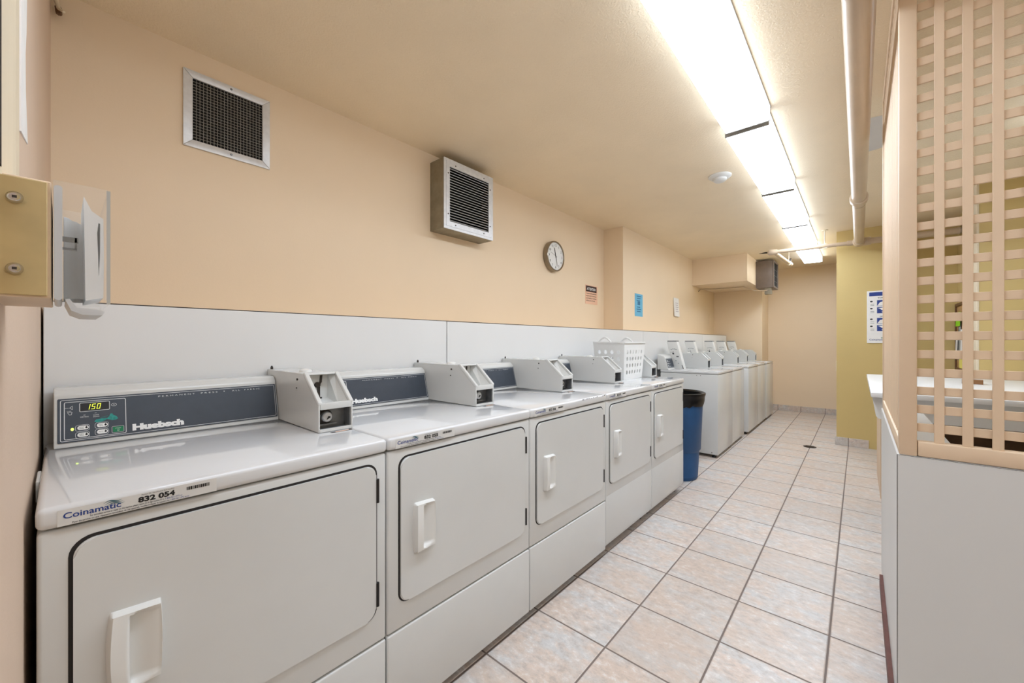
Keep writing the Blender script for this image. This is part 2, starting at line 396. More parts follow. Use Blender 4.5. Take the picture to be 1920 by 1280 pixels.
    bm = NB(); fk = Frame((xf-0.0195, y0+0.038, z0+0.044), (0,1,0), (0,0,1)); fk.slab(bm, [(-0.004,-0.009), (0.008,-0.003), (0.009,0.001), (0.002,0.003)], 0, 0.0006)
    mesh_obj('keyhole', bm, M['ink'], case)
    for pf, o_, ax_ in (([(0.004, 0), (0.004, 0.003)], (xf-0.17, y0, zt-0.022), (0,-1,0)), ([(0.0022, 0), (0.0022, 0.003)], (xf-0.175, y0, zt-0.052), (0,-1,0)), ([(0.005, 0), (0.005, 0.008), (0.002, 0.014)], (xb+0.02, y0+0.01, zt), (0,0,1))):
        bm = NB(); lathe(bm, pf, cyl_frame(o_, ax_), 10); mesh_obj('rivet', bm, M['hinge'], case)
    bm = NB(); lathe(bm, [(0.022, 0), (0.020, 0.006), (0.010, 0.010)], cyl_frame((xf-0.23, y0+0.05, zt), (0,0,1)), 18)
    mesh_obj('lock_cap', bm, M['plastic'], case, 30)
    return case
def handle_mesh(wd, ht):
    """moulded recessed pull: thick grip on the left, open pocket on the right, bowed sides"""
    bm = NB(); NA, NZ = 30, 34; g = []
    def sm(e0, e1, v): 
        q = min(1, max(0, (v-e0)/(e1-e0))); return q*q*(3-2*q)
    for j in range(NZ+1):
        t = j/NZ*2-1; row = []
        for i in range(NA+1):
            a = i/NA; bow = 0.07*(1-t*t)
            y = (-bow + a*(1+1.6*bow))*wd; z = (t*0.5)*ht*(1 - 0.06*a)
            edge = min(sm(0, 0.05, a), sm(0, 0.03, 1-abs(t))*1.0, sm(0, 0.03, 1-a))
            h = (0.016 + 0.008*(1-t*t)*(1-a)) * edge + 0.0002
            pk = sm(0.36, 0.40, a)*sm(0.0, 0.035, 0.96-a)*sm(0, 0.05, 0.90-abs(t) - 0.03*(a < .5))
            floor = 0.002 + 0.012*sm(0.45, 0.95, a) + 0.010*sm(-0.75, -0.9, t)
            h = h*(1-pk) + min(h, floor)*pk
            row.append(bm.verts.new((h, y, z)))
        g.append(row)
    for j in range(NZ):
        for i in range(NA): bm.faces.new((g[j][i], g[j][i+1], g[j+1][i+1], g[j+1][i]))
    return bm
def make_dryer():
    r = root('dryer', 'x', 'dryer', (XD, -0.030, 0))
    W = DW
    bm = NB(); box(bm, (-0.68, 0.002, 0.320), (0.0, W-0.002, 0.879), 0.007, 3); box(bm, (-0.68, 0.003, 0.05), (-0.012, W-0.003, 0.33))
    cab = mesh_obj('cabinet', bm, M['enamel'], r, 30)
    bm = NB(); box(bm, (-0.015, 0.002, 0.042), (0.0005, W-0.002, 0.3155), 0.006, 3); mesh_obj('kick_panel', bm, M['enamel'], r, 30)
    for x in (-0.07, -0.62):
        for y in (0.06, W-0.06):
            bm = NB(); lathe(bm, [(0.02, 0), (0.02, 0.012), (0.009, 0.014), (0.009, 0.06)], Matrix.Translation((x, y, 0)), 14); mesh_obj('leveling_foot', bm, M['hinge'], r)
    bm = NB(); box(bm, (-0.70, 0.0005, 0.8825), (0.0055, W-0.0005, 0.922), 0.011, 4)
    top = mesh_obj('worktop', bm, M['enamel_top'], r, 40)
    # door, dark plate for the shaded gap around it, handle, hinges
    y0, y1, z0, z1 = 0.045, W-0.038, 0.400, 0.852
    bm = NB(); prism(bm, rrect(y0-0.006, z0-0.003, y1+0.0055, z1+0.006, 0.034), 0, 0.0, 0.0009); mesh_obj('door_gap_shade', bm, M['gap'], r)  # flat dark plate drawn where the door gap lies in shade
    bm = NB(); prism(bm, rrect(y0, z0, y1, z1, 0.030, 8), 0, 0.0, 0.0065)
    es = [e for e in bm.edges if all(v.co.x > 0.005 for v in e.verts)]
    bmesh.ops.bevel(bm, geom=es, offset=0.003, segments=3, affect='EDGES')
    door = mesh_obj('door', bm, M['enamel'], r, 40)
    h = mesh_obj('handle', handle_mesh(0.074, 0.160), M['plastic'], door, 60); h.location = (0.0062, 0.091, 0.620)
    for zz in (0.774, 0.468):
        bm = NB()
        for k in range(3): tube(bm, [(0.0055, y1+0.0045, zz-0.034+k*0.0230), (0.0055, y1+0.0045, zz-0.034+k*0.0230+0.0232)], 0.0052, 8)
        mesh_obj('hinge', bm, M['gap'], r)
    # console
    prof = [(-0.565, 0.9225), (-0.566, 0.93), (-0.568, 0.94), (-0.598, 1.058), (-0.5985, 1.066), (-0.606, 1.074), (-0.617, 1.083), (-0.625, 1.085), (-0.688, 1.085), (-0.69, 0.9225)]
    bm = NB(); prism(bm, prof, 1, 0.017, 0.572, 0.004, 2); con = mesh_obj('console', bm, M['enamel'], r, 35)
    f = Frame((-0.568, 0.030, 0.940), (0,1,0), (-0.030, 0, 0.118)); f.o += f.n*0.0004
    bm = NB(); f.slab(bm, rrect(-0.006, -0.004, 0.538, 0.119, 0.003), 0, 0.0012); mesh_obj('control_panel', bm, M['panel'], con)
    bm = NB(); f.rring(bm, -0.001, 0.0, 0.534, 0.115, 0.004, 0.0014, 0.0015); f.rring(bm, 0.006, 0.004, 0.130, 0.109, 0.004, 0.0016, 0.0015)
    f.rring(bm, 0.035, 0.078, 0.096, 0.104, 0.003, 0.0014, 0.0024)
    c = [(0.1045+0.0060*math.cos(2*PI*k/20), 0.0915+0.0042*math.sin(2*PI*k/20)) for k in range(20)]; d = [(0.1045+0.0052*math.cos(2*PI*k/20), 0.0915+0.0034*math.sin(2*PI*k/20)) for k in range(20)]
    f.outline(bm, c, d, 0.0015); f.rect(bm, 0.1025, 0.0912, 0.1065, 0.0918, 0.0016); f.rect(bm, 0.1042, 0.0895, 0.1048, 0.0935, 0.0016)
    for (a, b) in ((0.031, 0.0335), (0.031, 0.0140), (0.069, 0.0355), (0.069, 0.0165)): f.rring(bm, a-0.004, b-0.0095, a+0.024, b+0.0085, 0.006, 0.0008, 0.0015)
    f.rring(bm, 0.099, 0.0085, 0.125, 0.0275, 0.003, 0.0008, 0.0015)
    f.outline(bm, [(0.022, 0.098), (0.022, 0.086), (0.016, 0.092)], [(0.0212, 0.0962), (0.0212, 0.0878), (0.0176, 0.092)], 0.0015)
    f.outline(bm, [(0.012, 0.080), (0.022, 0.080), (0.020, 0.072), (0.016, 0.072)], [(0.0132, 0.0792), (0.0208, 0.0792), (0.0192, 0.0728), (0.0166, 0.0728)], 0.0015)
    text_into(bm, f, 'VEND', 0.0036, 0.0075, 0.0905, width=0.0075, h=0.0015); text_into(bm, f, 'TYPE', 0.004, 0.011, 0.081, h=0.0015)
    text_into(bm, f, 'DRYING', 0.0042, 0.037, 0.062, width=0.016, h=0.0015, bold=0.01)
    text_into(bm, f, 'COOL', 0.0040, 0.062, 0.065, width=0.012, h=0.0015, bold=0.01); text_into(bm, f, 'DOWN', 0.0040, 0.062, 0.060, width=0.012, h=0.0015, bold=0.01)
    f.rect(bm, 0.043, 0.068, 0.047, 0.069, 0.0015); f.rect(bm, 0.065, 0.0715, 0.069, 0.0722, 0.0015)
    flat_obj('printed_outline', bm, M['line'], con)
    bm = NB(); f.slab(bm, rrect(0.0365, 0.0795, 0.0945, 0.1025, 0.002), 0.001, 0.0022); disp = mesh_obj('display', bm, M['black'], con)
    seg = {'1': 'bc', '5': 'afgcd', '0': 'abcdef'}; bm = NB()
    for i, ch in enumerate('150'):
        ax, bz, w_, h_ = 0.0475+i*0.0105, 0.0835, 0.0070, 0.0150
        def S(a0, b0, a1, b1):
            sk = 0.18
            f.poly(bm, [(ax+a0+sk*b0, bz+b0), (ax+a1+sk*b0, bz+b0), (ax+a1+sk*b1, bz+b1), (ax+a0+sk*b1, bz+b1)], 0.0027)
        t = 0.0013
        for sgm in seg[ch]:
            {'a': lambda: S(0, h_-t, w_, h_), 'd': lambda: S(0, 0, w_, t), 'g': lambda: S(0, h_/2-t/2, w_, h_/2+t/2),
             'b': lambda: S(w_-t, h_/2, w_, h_), 'c': lambda: S(w_-t, 0, w_, h_/2), 'e': lambda: S(0, 0, t, h_/2), 'f': lambda: S(0, h_/2, t, h_)}[sgm]()
    flat_obj('display_digits', bm, M['led'], con)
    for i, (a, b) in enumerate(((0.031, 0.0335), (0.031, 0.0140), (0.069, 0.0355), (0.069, 0.0165))):
        bm = NB(); f.slab(bm, rrect(a, b-0.006, a+0.022, b+0.0055, 0.0055), 0.001, 0.0024); btn = mesh_obj('button', bm, M['white_print'], con)
    for (a, b), tx in zip(((0.031, 0.0335), (0.031, 0.0140), (0.069, 0.0355), (0.069, 0.0165)), (('HIGH', 'TEMP'), ('MED', 'TEMP'), ('LOW', 'TEMP'), ('DELICATE', ''))):
        bm = NB()
        text_into(bm, f, tx[0], 0.0034, a+0.0035, b+0.0006 if tx[1] else b-0.001, h=0.0027, width=0.009)
        if tx[1]: text_into(bm, f, tx[1], 0.0034, a+0.0035, b-0.0034, h=0.0027, width=0.009)
        flat_obj('button_lettering', bm, M['ink'], con)
        cx, cy = a+0.0175, b-0.0002; bm = NB()
        f.poly(bm, [(cx+0.0024*math.cos(2*PI*k/12), cy+0.0028*math.sin(2*PI*k/12)) for k in range(12)], 0.0027); f.rect(bm, cx-0.0007, cy, cx+0.0007, cy+0.0046, 0.0027)
        flat_obj('button_symbol', bm, M['ink'], con)
    bm = NB(); f.slab(bm, rrect(0.1015, 0.0105, 0.1235, 0.0255, 0.002), 0.001, 0.0022); mesh_obj('start_button', bm, M['green_btn'], con)
    bm = NB(); text_into(bm, f, 'START', 0.0040, 0.1065, 0.0195, h=0.0026, width=0.012); c = [(0.1125+0.0022*math.cos(2*PI*k/14), 0.0150+0.0022*math.sin(2*PI*k/14)) for k in range(14)]
    d = [(0.1125+0.0016*math.cos(2*PI*k/14), 0.0150+0.0016*math.sin(2*PI*k/14)) for k in range(14)]; f.outline(bm, c, d, 0.0026); flat_obj('start_print', bm, M['line'], con)
    bm = NB(); f.poly(bm, [(0.0215+0.0030*math.cos(2*PI*k/14), 0.0315+0.0040*math.sin(2*PI*k/14)) for k in range(14)], 0.0018); flat_obj('indicator_light', bm, M['lamp_led'], con)
    bm = NB()
    f.poly(bm, [(0.064, 0.047), (0.068, 0.053), (0.078, 0.054), (0.086, 0.055), (0.091, 0.053), (0.086, 0.048), (0.078, 0.0445), (0.070, 0.0435)], 0.0017)
    f.poly(bm, [(0.088, 0.052), (0.094, 0.058), (0.097, 0.066), (0.1005, 0.066), (0.103, 0.061), (0.109, 0.057), (0.113, 0.050), (0.109, 0.047), (0.100, 0.046)], 0.0017)
    f.poly(bm, [(0.076, 0.056), (0.092, 0.0605), (0.092, 0.0612), (0.076, 0.0568)], 0.0017)
    flat_obj('teal_smear', bm, M['teal'], con)
    bm = NB()
    text_into(bm, f, 'Huebsch', 0.0240, 0.143, 0.0095, width=0.121, bold=0.07, h=0.0016); flat_obj('brand_lettering', bm, M['white_print'], con)
    bm = NB()
    for s_, a0, a1 in (('P E R M A N E N T', 0.204, 0.296), ('P R E S S', 0.312, 0.358), ('A L L', 0.400, 0.424), ('F A B R I C', 0.438, 0.486)): text_into(bm, f, s_, 0.0062, a0, 0.1035, width=a1-a0, bold=0.0, h=0.0016)
    flat_obj('panel_lettering', bm, M['line'], con)
    bm = NB(); f.poly(bm, [(0.3770+0.0018*math.cos(2*PI*k/8), 0.1060+0.0018*math.sin(2*PI*k/8)) for k in range(8)], 0.0016); flat_obj('panel_dot', bm, M['line'], con)
    coin_box(r, -0.222, -0.698, 0.5735, 0.6875, 0.9235, 1.107)
    # price label lying on the worktop in front of the coin box
    bm = NB(); ft = Frame((-0.205, 0.600, 0.9222), (0,1,0), (-1,0,0)); ft.slab(bm, [(0.006, -0.006), (0.075, -0.006), (0.075, 0.006), (0.006, 0.006)], 0, 0.0004); lab = mesh_obj('price_label', bm, M['hinge'], top)
    bm = NB(); ft.rect(bm, 0.020, -0.005, 0.064, 0.004, 0.0006); flat_obj('price_label_print', bm, M['salmon'], top)
    # machine number sticker on the lip
    f2 = Frame((0.0056, 0.026, 0.8835), (0,1,0), (0,0,1))
    bm = NB(); f2.slab(bm, [(0, 0.002), (0.232, 0.002), (0.232, 0.031), (0, 0.031)], 0, 0.0004); st = mesh_obj('number_label', bm, M['sticker'], r)
    bm = NB(); text_into(bm, f2, 'Coinamatic', 0.0150, 0.007, 0.0145, width=0.074, bold=0.018, h=0.0008); flat_obj('company_lettering', bm, M['blue_ink'], st)
    bm = NB()
    for k in range(3):
        n = 10; lo = [(0.057+0.004*k*0.5+0.025*i/n, 0.0270-0.0030*k+0.0018*math.sin(2*PI*i/n-0.4)+0.002*i/n) for i in range(n+1)]
        hi = [(a, b+0.0016*math.sin(PI*i/n)+0.0002) for i, (a, b) in enumerate(lo)]
        for i in range(n): f2.poly(bm, [lo[i], lo[i+1], hi[i+1], hi[i]], 0.0008)
    flat_obj('wave_emblem', bm, M['teal_ink'], st)
    bm = NB(); text_into(bm, f2, '832 054', 0.0138, 0.105, 0.0143, width=0.056, bold=0.045, h=0.0008); num = flat_obj('machine_number', bm, M['ink'], st)
    bm = NB(); x = 0.180
    rr = random.Random(3)
    while x < 0.219:
        wv = rr.choice((0.0008, 0.0012, 0.002, 0.0026)); f2.rect(bm, x, 0.0175, min(x+wv, 0.2195), 0.0245, 0.0008); x += wv + 0.0008
    flat_obj('barcode', bm, M['ink'], st)
    bm = NB()
    text_into(bm, f2, 'For immediate service or repair on this machine, please report the 6 digit machine ID to', 0.0044, 0.040, 0.0090, width=0.104, h=0.0008, bold=0.015)
    text_into(bm, f2, 'Pour du service ou une réparation immédiate de cet appareil, veuillez indiquer le numéro au', 0.0044, 0.018, 0.0040, width=0.134, h=0.0008, bold=0.015)
    text_into(bm, f2, 'Machine ID / Identification de la machine', 0.0034, 0.110, 0.0270, width=0.050, h=0.0008)
    flat_obj('fine_print', bm, M['ink'], st)
    bm = NB(); text_into(bm, f2, '1-800-561-1972 or', 0.0044, 0.146, 0.0090, width=0.027, h=0.0008, bold=0.01); text_into(bm, f2, '1-800-561-1972 ou au', 0.0044, 0.154, 0.0040, width=0.030, h=0.0008, bold=0.01); flat_obj('phone_print', bm, M['blue_ink'], st)
    return r
def number_mesh(s):
    f2 = Frame((0.0056, 0.026, 0.8835), (0,1,0), (0,0,1)); bm = NB(); text_into(bm, f2, s, 0.0138, 0.105, 0.0143, width=0.056, bold=0.045, h=0.0008)
    me = bpy.data.meshes.new('machine_number'); bm.to_mesh(me); bm.free(); me.materials.append(M['ink']); return me
proto = make_dryer()
dl = ['white front-load dryer nearest the doorway, display reading 150, label 832 054',
      'white dryer second from the doorway, label reading 832 055',
      'white dryer in the middle of its row, chipped paint on front edge, label 832 056',
      'white dryer second from the blue bin, left of the basket dryer, label 832 057',
      'white dryer beside the blue bin, laundry basket standing on top, label 832 058']
ys = [-0.030, 0.652, 1.346, 2.034, 2.690, 3.352]
dryers = []
for i in range(5):
    d = proto if i == 0 else copy_tree(proto)
    d.location = (XD, ys[i], 0); d.scale = (1, (ys[i+1]-ys[i])/DW, 1)
    tag(d, dl[i], 'dryer', 'row of five dryers'); dryers.append(d)
    if i:
        for ch in d.children:
            if ch.name.startswith('number_label'):
                for g in ch.children:
                    if g.name.startswith('machine_number'): g.data = number_mesh('832 05%d' % (4+i))
    if i >= 3:
        for ch in d.children:
            if ch.name.startswith('kick_panel'): ch.location.z += 0.026
# chipped paint along the front edge of the third dryer
bm = NB(); rr = random.Random(5); fc = Frame((0.0050, 0, 0), (0,1,0), (0,0,1))
for k in range(16):
    a = 0.42 + 0.245*rr.random(); b = 0.9165 + 0.002*rr.random(); s = 0.002 + 0.005*rr.random()
    fc.poly(bm, [(a-s, b-0.001), (a-s*0.3, b-0.003), (a+s, b-0.001), (a+s*0.6, b+0.0015), (a-s*0.5, b+0.001)], 0.0008)
flat_obj('paint_chips', bm, M['hinge'], dryers[2])

bm = NB(); box(bm, (-0.37, -0.0055, 0.868), (-0.26, 0.0004, 0.912), 0.001, 1); mesh_obj('side_clip', bm, M['plastic'], dryers[0])
# ================================================================== WASHERS
WW = 0.632
def make_washer():
    r = root('washing_machine', 'x', 'washing machine', (-1.10, 4.50, 0))
    W = WW; zt = 0.902
    bm = NB(); box(bm, (-0.60, 0.002, 0.035), (0.0, W-0.002, zt-0.029), 0.006, 2); mesh_obj('cabinet', bm, M['enamel'], r, 30)
    for k, zz_, rr_ in ((-0.21, zt-0.045, 0.0035), (-0.17, zt-0.045, 0.0035), (-0.06, 0.055, 0.005)):
        bm = NB(); lathe(bm, [(rr_, 0), (rr_, 0.002)], cyl_frame((k, 0.0022, zz_), (0,-1,0)), 8); mesh_obj('screw', bm, M['hinge'], r)
    for x in (-0.05, -0.55):
        for y in (0.05, W-0.05):
            bm = NB(); lathe(bm, [(0.022, 0), (0.022, 0.014), (0.01, 0.016), (0.01, 0.04)], Matrix.Translation((x, y, 0)), 12); mesh_obj('leveling_foot', bm, M['black'], r)
    bm = NB(); box(bm, (-0.60, 0.0, zt-0.026), (0.004, W, zt), 0.006, 3); mesh_obj('worktop', bm, M['enamel_top'], r, 40)
    bm = NB(); box(bm, (-0.42, 0.10, zt-0.001), (-0.004, W-0.10, zt+0.007), 0.004, 2); mesh_obj('lid', bm, M['enamel_top'], r, 40)
    prof = [(-0.505, zt), (-0.515, zt+0.015), (-0.548, zt+0.135), (-0.562, zt+0.150), (-0.632, zt+0.172), (-0.634, zt)]
    bm = NB(); prism(bm, prof, 1, 0.0, 0.50, 0.004, 2); con = mesh_obj('console', bm, M['enamel'], r, 35)
    f = Frame((-0.515, 0.0, zt+0.016), (0,1,0), (-0.033, 0, 0.120)); f.o += f.n*0.0004
    bm = NB(); f.slab(bm, rrect(0.012, 0.004, 0.48, 0.112, 0.004), 0, 0.0012); mesh_obj('control_panel', bm, M['panel'], con)
    bm = NB(); f.rring(bm, 0.018, 0.010, 0.474, 0.106, 0.004, 0.002, 0.0016)
    for k in range(3): f.slab(bm, rrect(0.03, 0.02+0.028*k, 0.055, 0.035+0.028*k, 0.003), 0.001, 0.002); f.rect(bm, 0.065, 0.02+0.028*k, 0.11, 0.024+0.028*k, 0.0016)
    flat_obj('panel_print', bm, M['line'], con)
    # tall leaning coin meter head
    bm = NB()
    P = [(-0.405, zt), (-0.520, zt), (-0.602, zt+0.315), (-0.588, zt+0.326), (-0.500, zt+0.326), (-0.484, zt+0.312)]
    prism(bm, P, 1, 0.205, 0.285, 0.006, 2); mh = mesh_obj('coin_meter', bm, M['plastic'], r, 40)
    sl = Vector((-0.082, 0, 0.315)).normalized(); fm = Frame((-0.52, 0.2048, zt), (1,0,0), sl)
    bm = NB()
    for a, b, s in ((0.04, 0.185, 0.009), (0.074, 0.150, 0.005), (0.086, 0.150, 0.005), (0.045, 0.21, 0.003), (0.02, 0.20, 0.003)):
        fm.slab(bm, [(a-s, b-s*1.2), (a+s, b-s*1.2), (a+s, b+s*1.2), (a-s, b+s*1.2)], 0, 0.0016)
    fm.slab(bm, [(0.106, 0.004), (0.114, 0.004), (0.108, 0.050), (0.102, 0.050)], 0, 0.0015)
    mesh_obj('meter_slot', bm, M['ink'], mh)
    bm = NB()
    for a, b in ((0.03, 0.235), (0.05, 0.24), (0.07, 0.24), (0.05, 0.10), (0.07, 0.07), (0.085, 0.235)): fm.slab(bm, [(a-0.007, b-0.005), (a+0.007, b-0.005), (a+0.007, b+0.005), (a-0.007, b+0.005)], 0, 0.001)
    mesh_obj('meter_button', bm, M['greypaper'], mh)
    bm = NB(); box(bm, (-0.595, 0.203, zt+0.318), (-0.490, 0.287, zt+0.329), 0.003); mesh_obj('meter_cap', bm, M['greymetal'], mh)
    coin_box(r, -0.235, -0.62, W-0.115, W-0.004, zt+0.0005, zt+0.182, 0.112, 0.072)
    return r
wproto = make_washer()
wl = ['white top-load washer nearest the blue bin, its whole left side in view',
      'white top-load washer second from the blue bin, before the gap in the row',
      'white top-load washer in the middle of its row, just beyond the gap',
      'white top-load washer second from the back wall',
      'white top-load washer at the far end, nearest the back wall']
for i, (x, y) in enumerate(((-1.100, 4.50), (-1.105, 5.14), (-1.085, 5.93), (-1.085, 6.57), (-1.08, 7.21))):
    wsh = wproto if i == 0 else copy_tree(wproto)
    wsh.location = (x, y, 0); tag(wsh, wl[i], 'washing machine', 'row of five washers')

# ================================================================== WALL THINGS
# flush return-air grille
r = root('return_air_grille', 'large flush metal air grille with dark mesh, upper left wall nearest the doorway', 'vent', (X1, 0.3545, 2.083))
S1, S2 = 0.341, 0.342
bm = NB(); fr_ = 0.034
for (a0, b0, a1, b1) in ((0, 0, S1, fr_), (0, S2-fr_, S1, S2)):
    prism(bm, [(a0, b0), (a1, b0), (a1-fr_ if b0 == 0 else a1, b1), (a0+fr_ if b0 == 0 else a0, b1)] if b0 == 0 else [(a0+fr_, b0), (a1-fr_, b0), (a1, b1), (a0, b1)], 0, 0.0, 0.010, 0.003, 2)
prism(bm, [(0, 0), (fr_, fr_), (fr_, S2-fr_), (0, S2)], 0, 0.0, 0.010, 0.003, 2); prism(bm, [(S1, 0), (S1-fr_, fr_), (S1-fr_, S2-fr_), (S1, S2)], 0, 0.0, 0.010, 0.003, 2)
mesh_obj('frame', bm, M['alu'], r, 30)
bm = NB(); box(bm, (0.0003, 0.03, 0.03), (0.0012, S1-0.03, S2-0.03)); mesh_obj('backing', bm, M['void'], r)
bm = NB(); n = 21; a0, a1, b0, b1 = fr_, S1-fr_, fr_, S2-fr_
for i in range(1, n):
    y = a0+(a1-a0)*i/n; box(bm, (0.004, y-0.0009, b0), (0.0065, y+0.0009, b1)); z = b0+(b1-b0)*i/n; box(bm, (0.004, a0, z-0.0009), (0.0065, a1, z+0.0009))
mesh_obj('mesh_grid', bm, M['mesh'], r)
for z in (fr_/2, S2-fr_/2):
    bm = NB(); lathe(bm, [(0.005, 0), (0.005, 0.002), (0.003, 0.003)], cyl_frame((0.0098, S1*0.52, z), (1,0,0)), 12); mesh_obj('screw', bm, M['greymetal'], r)
# box fan with louvres
r = root('wall_fan_box', 'galvanised box fan with louvred grille standing out from the left wall', 'wall fan', (X1, 1.693, 1.983))
D, S1, S2 = 0.15, 0.472, 0.475
bm = NB(); box(bm, (0, 0, 0), (D-0.004, S1, 0.004)); box(bm, (0, 0, S2-0.004), (D-0.004, S1, S2)); box(bm, (0, 0, 0.004), (D-0.004, 0.004, S2-0.004)); box(bm, (0, S1-0.004, 0.004), (D-0.004, S1, S2-0.004))
mesh_obj('case', bm, M['galv'], r)
bm = NB(); q = 0.052
for (a, b) in (((D-0.006, 0, 0), (D, S1, q)), ((D-0.006, 0, S2-q), (D, S1, S2)), ((D-0.006, 0, q), (D, q-0.004, S2-q)), ((D-0.006, S1-q+0.004, q), (D, S1, S2-q))): box(bm, a, b)
for (a, b) in (((D, 0.018, 0.018), (D+0.003, S1-0.018, q)), ((D, 0.018, S2-q), (D+0.003, S1-0.018, S2-0.018)), ((D, 0.018, q), (D+0.003, q-0.004, S2-q)), ((D, S1-q+0.004, q), (D+0.003, S1-0.018, S2-q))): box(bm, a, b)
mesh_obj('face_frame', bm, M['alu'], r)
bm = NB(); box(bm, (0.03, 0.006, 0.006), (0.034, S1-0.006, S2-0.006)); mesh_obj('backing', bm, M['void'], r)
bm = NB(); n = 20
for i in range(n):
    z = q + (S2-2*q)*(i+0.35)/n; prism(bm, [(D-0.004, z), (D-0.003, z+0.003), (D-0.022, z+0.014), (D-0.023, z+0.011)], 1, q-0.006, S1-q+0.006)
mesh_obj('louvre', bm, M['steel'], r)
for y, z in ((0.1, 0.034), (S1-0.1, 0.034), (0.1, S2-0.034), (S1-0.1, S2-0.034), (0.034, 0.1), (0.034, S2-0.1), (S1-0.034, 0.1), (S1-0.034, S2-0.1)):
    bm = NB(); lathe(bm, [(0.005, 0), (0.004, 0.002)], cyl_frame((D+0.003, y, z), (1,0,0)), 10); mesh_obj('screw', bm, M['hinge'], r)
# clock
r = root('wall_clock', 'round bronze-rimmed wall clock with white dial on the left wall', 'clock', (X1, 3.140, 2.040))
R = 0.146; mx = cyl_frame((0, 0, 0), (1,0,0))
bm = NB(); lathe(bm, [(R-0.006, 0), (R, 0.004), (R, 0.044), (R-0.003, 0.052), (R-0.010, 0.055), (R-0.015, 0.050), (R-0.016, 0.044)], mx, 56, False); mesh_obj('rim', bm, M['clock_rim'], r, 50)
bm = NB(); lathe(bm, [(R-0.015, 0.0), (R-0.015, 0.045), (0.001, 0.0455)], mx, 56, True); mesh_obj('dial', bm, M['clock_face'], r, 30)
fc = Frame((0.0457, 0, 0), (0,1,0), (0,0,1)); bm = NB()
for hnum in range(1, 13):
    a = PI/2 - 2*PI*hnum/12; text_into(bm, fc, str(hnum), 0.032, 0.104*math.cos(a), 0.104*math.sin(a)-0.011, align='CENTER', bold=0.006, h=0.0006)
for k in range(60):
    a = 2*PI*k/60; c_, s_ = math.cos(a), math.sin(a); fc.poly(bm, [(0.122*c_-0.0008*s_, 0.122*s_+0.0008*c_), (0.122*c_+0.0008*s_, 0.122*s_-0.0008*c_), (0.127*c_+0.0008*s_, 0.127*s_-0.0008*c_), (0.127*c_-0.0008*s_, 0.127*s_+0.0008*c_)], 0.0006)
flat_obj('numerals', bm, M['ink'], r)
for nm, ang, ln, wd, hh in (('hour_hand', PI/2-2*PI*11.46/12, 0.080, 0.0055, 0.0020), ('minute_hand', PI/2-2*PI*27.5/60, 0.098, 0.0035, 0.0030), ('second_hand', PI/2-2*PI*48/60, 0.09, 0.0012, 0.004)):
    bm = NB(); dx, dy = math.cos(ang), math.sin(ang)
    fc.slab(bm, [(-0.018*dx+wd*dy, -0.018*dy-wd*dx), (ln*dx+wd*0.6*dy, ln*dy-wd*0.6*dx), (ln*dx-wd*0.6*dy, ln*dy+wd*0.6*dx), (-0.018*dx-wd*dy, -0.018*dy+wd*dx)], hh, hh+0.0008); mesh_obj(nm, bm, M['ink'], r)
# paper notices
def notice(name, label, X, y0, z0, wd, ht, m, tilt=0.0):
    r = root(name, label, 'sign', (X, y0, z0)); f = Frame((0, 0, 0), (0,1,0), (0,0,1)); bm = NB(); f.slab(bm, [(0,0), (wd,0), (wd,ht), (0,ht)], 0.0008, 0.0024); mesh_obj('sheet', bm, m, r)
    f.o = Vector((0.0024, 0, 0)); return r, f
r, f = notice('attention_notice', 'salmon notice headed ATTENTION in a dark bar, right of the clock', X1, 3.762, 1.634, 0.265, 0.208, M['salmon'])
bm = NB(); f.rect(bm, 0.012, 0.135, 0.245, 0.200, 0.0004); flat_obj('heading_bar', bm, M['brownink'], r)
bm = NB(); text_into(bm, f, 'ATTENTION', 0.04, 0.035, 0.153, width=0.185, bold=0.02, h=0.0008); flat_obj('heading', bm, M['white_print'], r)
bm = NB()
for k, s in enumerate(('A person left unattended', 'may be at risk. Do not leave', 'your laundry in machines', 'when you are out.')): text_into(bm, f, s, 0.022, 0.018, 0.110-0.026*k, width=0.222 if k < 3 else 0.19, bold=0.015, h=0.0005)
flat_obj('notice_text', bm, M['brownink'], r)
r, f = notice('blue_notice', 'light blue notice sheet on the left wall past the corner step', X2, 4.488, 1.524, 0.225, 0.270, M['bluepaper'])
bm = NB()
for k in range(8):
    if k in (3, 4): continue
    f.rect(bm, 0.05+0.008*(k % 2), 0.235-0.026*k, 0.175-0.012*(k % 3), 0.247-0.026*k, 0.0005)
f.rect(bm, 0.075, 0.135, 0.150, 0.180, 0.0005); flat_obj('notice_text', bm, M['bluetext'], r)
r, f = notice('white_notice', 'small curling white paper notice on the left wall, above the washers', X2, 5.79, 1.585, 0.215, 0.268, M['paper'])
r.location.x += 0.014; r.rotation_euler.y = -0.05
bm = NB()
for k in range(5): f.rect(bm, 0.06, 0.07+0.030*k, 0.18-0.02*(k % 2), 0.079+0.030*k, 0.0006)
flat_obj('notice_text', bm, M['paperprint'], r)
bm = NB(); box(bm, (X2, 7.58, 1.50), (X2+0.005, 7.80, 1.705), 0.002); tag(mesh_obj('blank_cover_plate', bm, M['wall']), 'beige blank cover plate on the left wall close to the recess', 'cover plate')
# loose cable stub at the corner of ceiling and entrance wall
bm = NB(); tube(bm, [(-2.215, -0.012, ZC-0.002), (-2.21, -0.010, 2.46), (-2.19, -0.004, 2.428), (-2.17, 0.008, 2.412)], [0.007, 0.007, 0.006, 0.004], 10)
r = tag(mesh_obj('loose_cable', bm, M['cream'], None, True), 'short loose cable hanging from the ceiling corner above the air grille', 'cable')
bm = NB(); tube(bm, [(-2.222, -0.006, 2.45), (-2.215, -0.004, 2.425), (-2.195, 0.0, 2.412)], [0.009, 0.009, 0.004], 8); mesh_obj('dark_lining', bm, M['brown'], r)
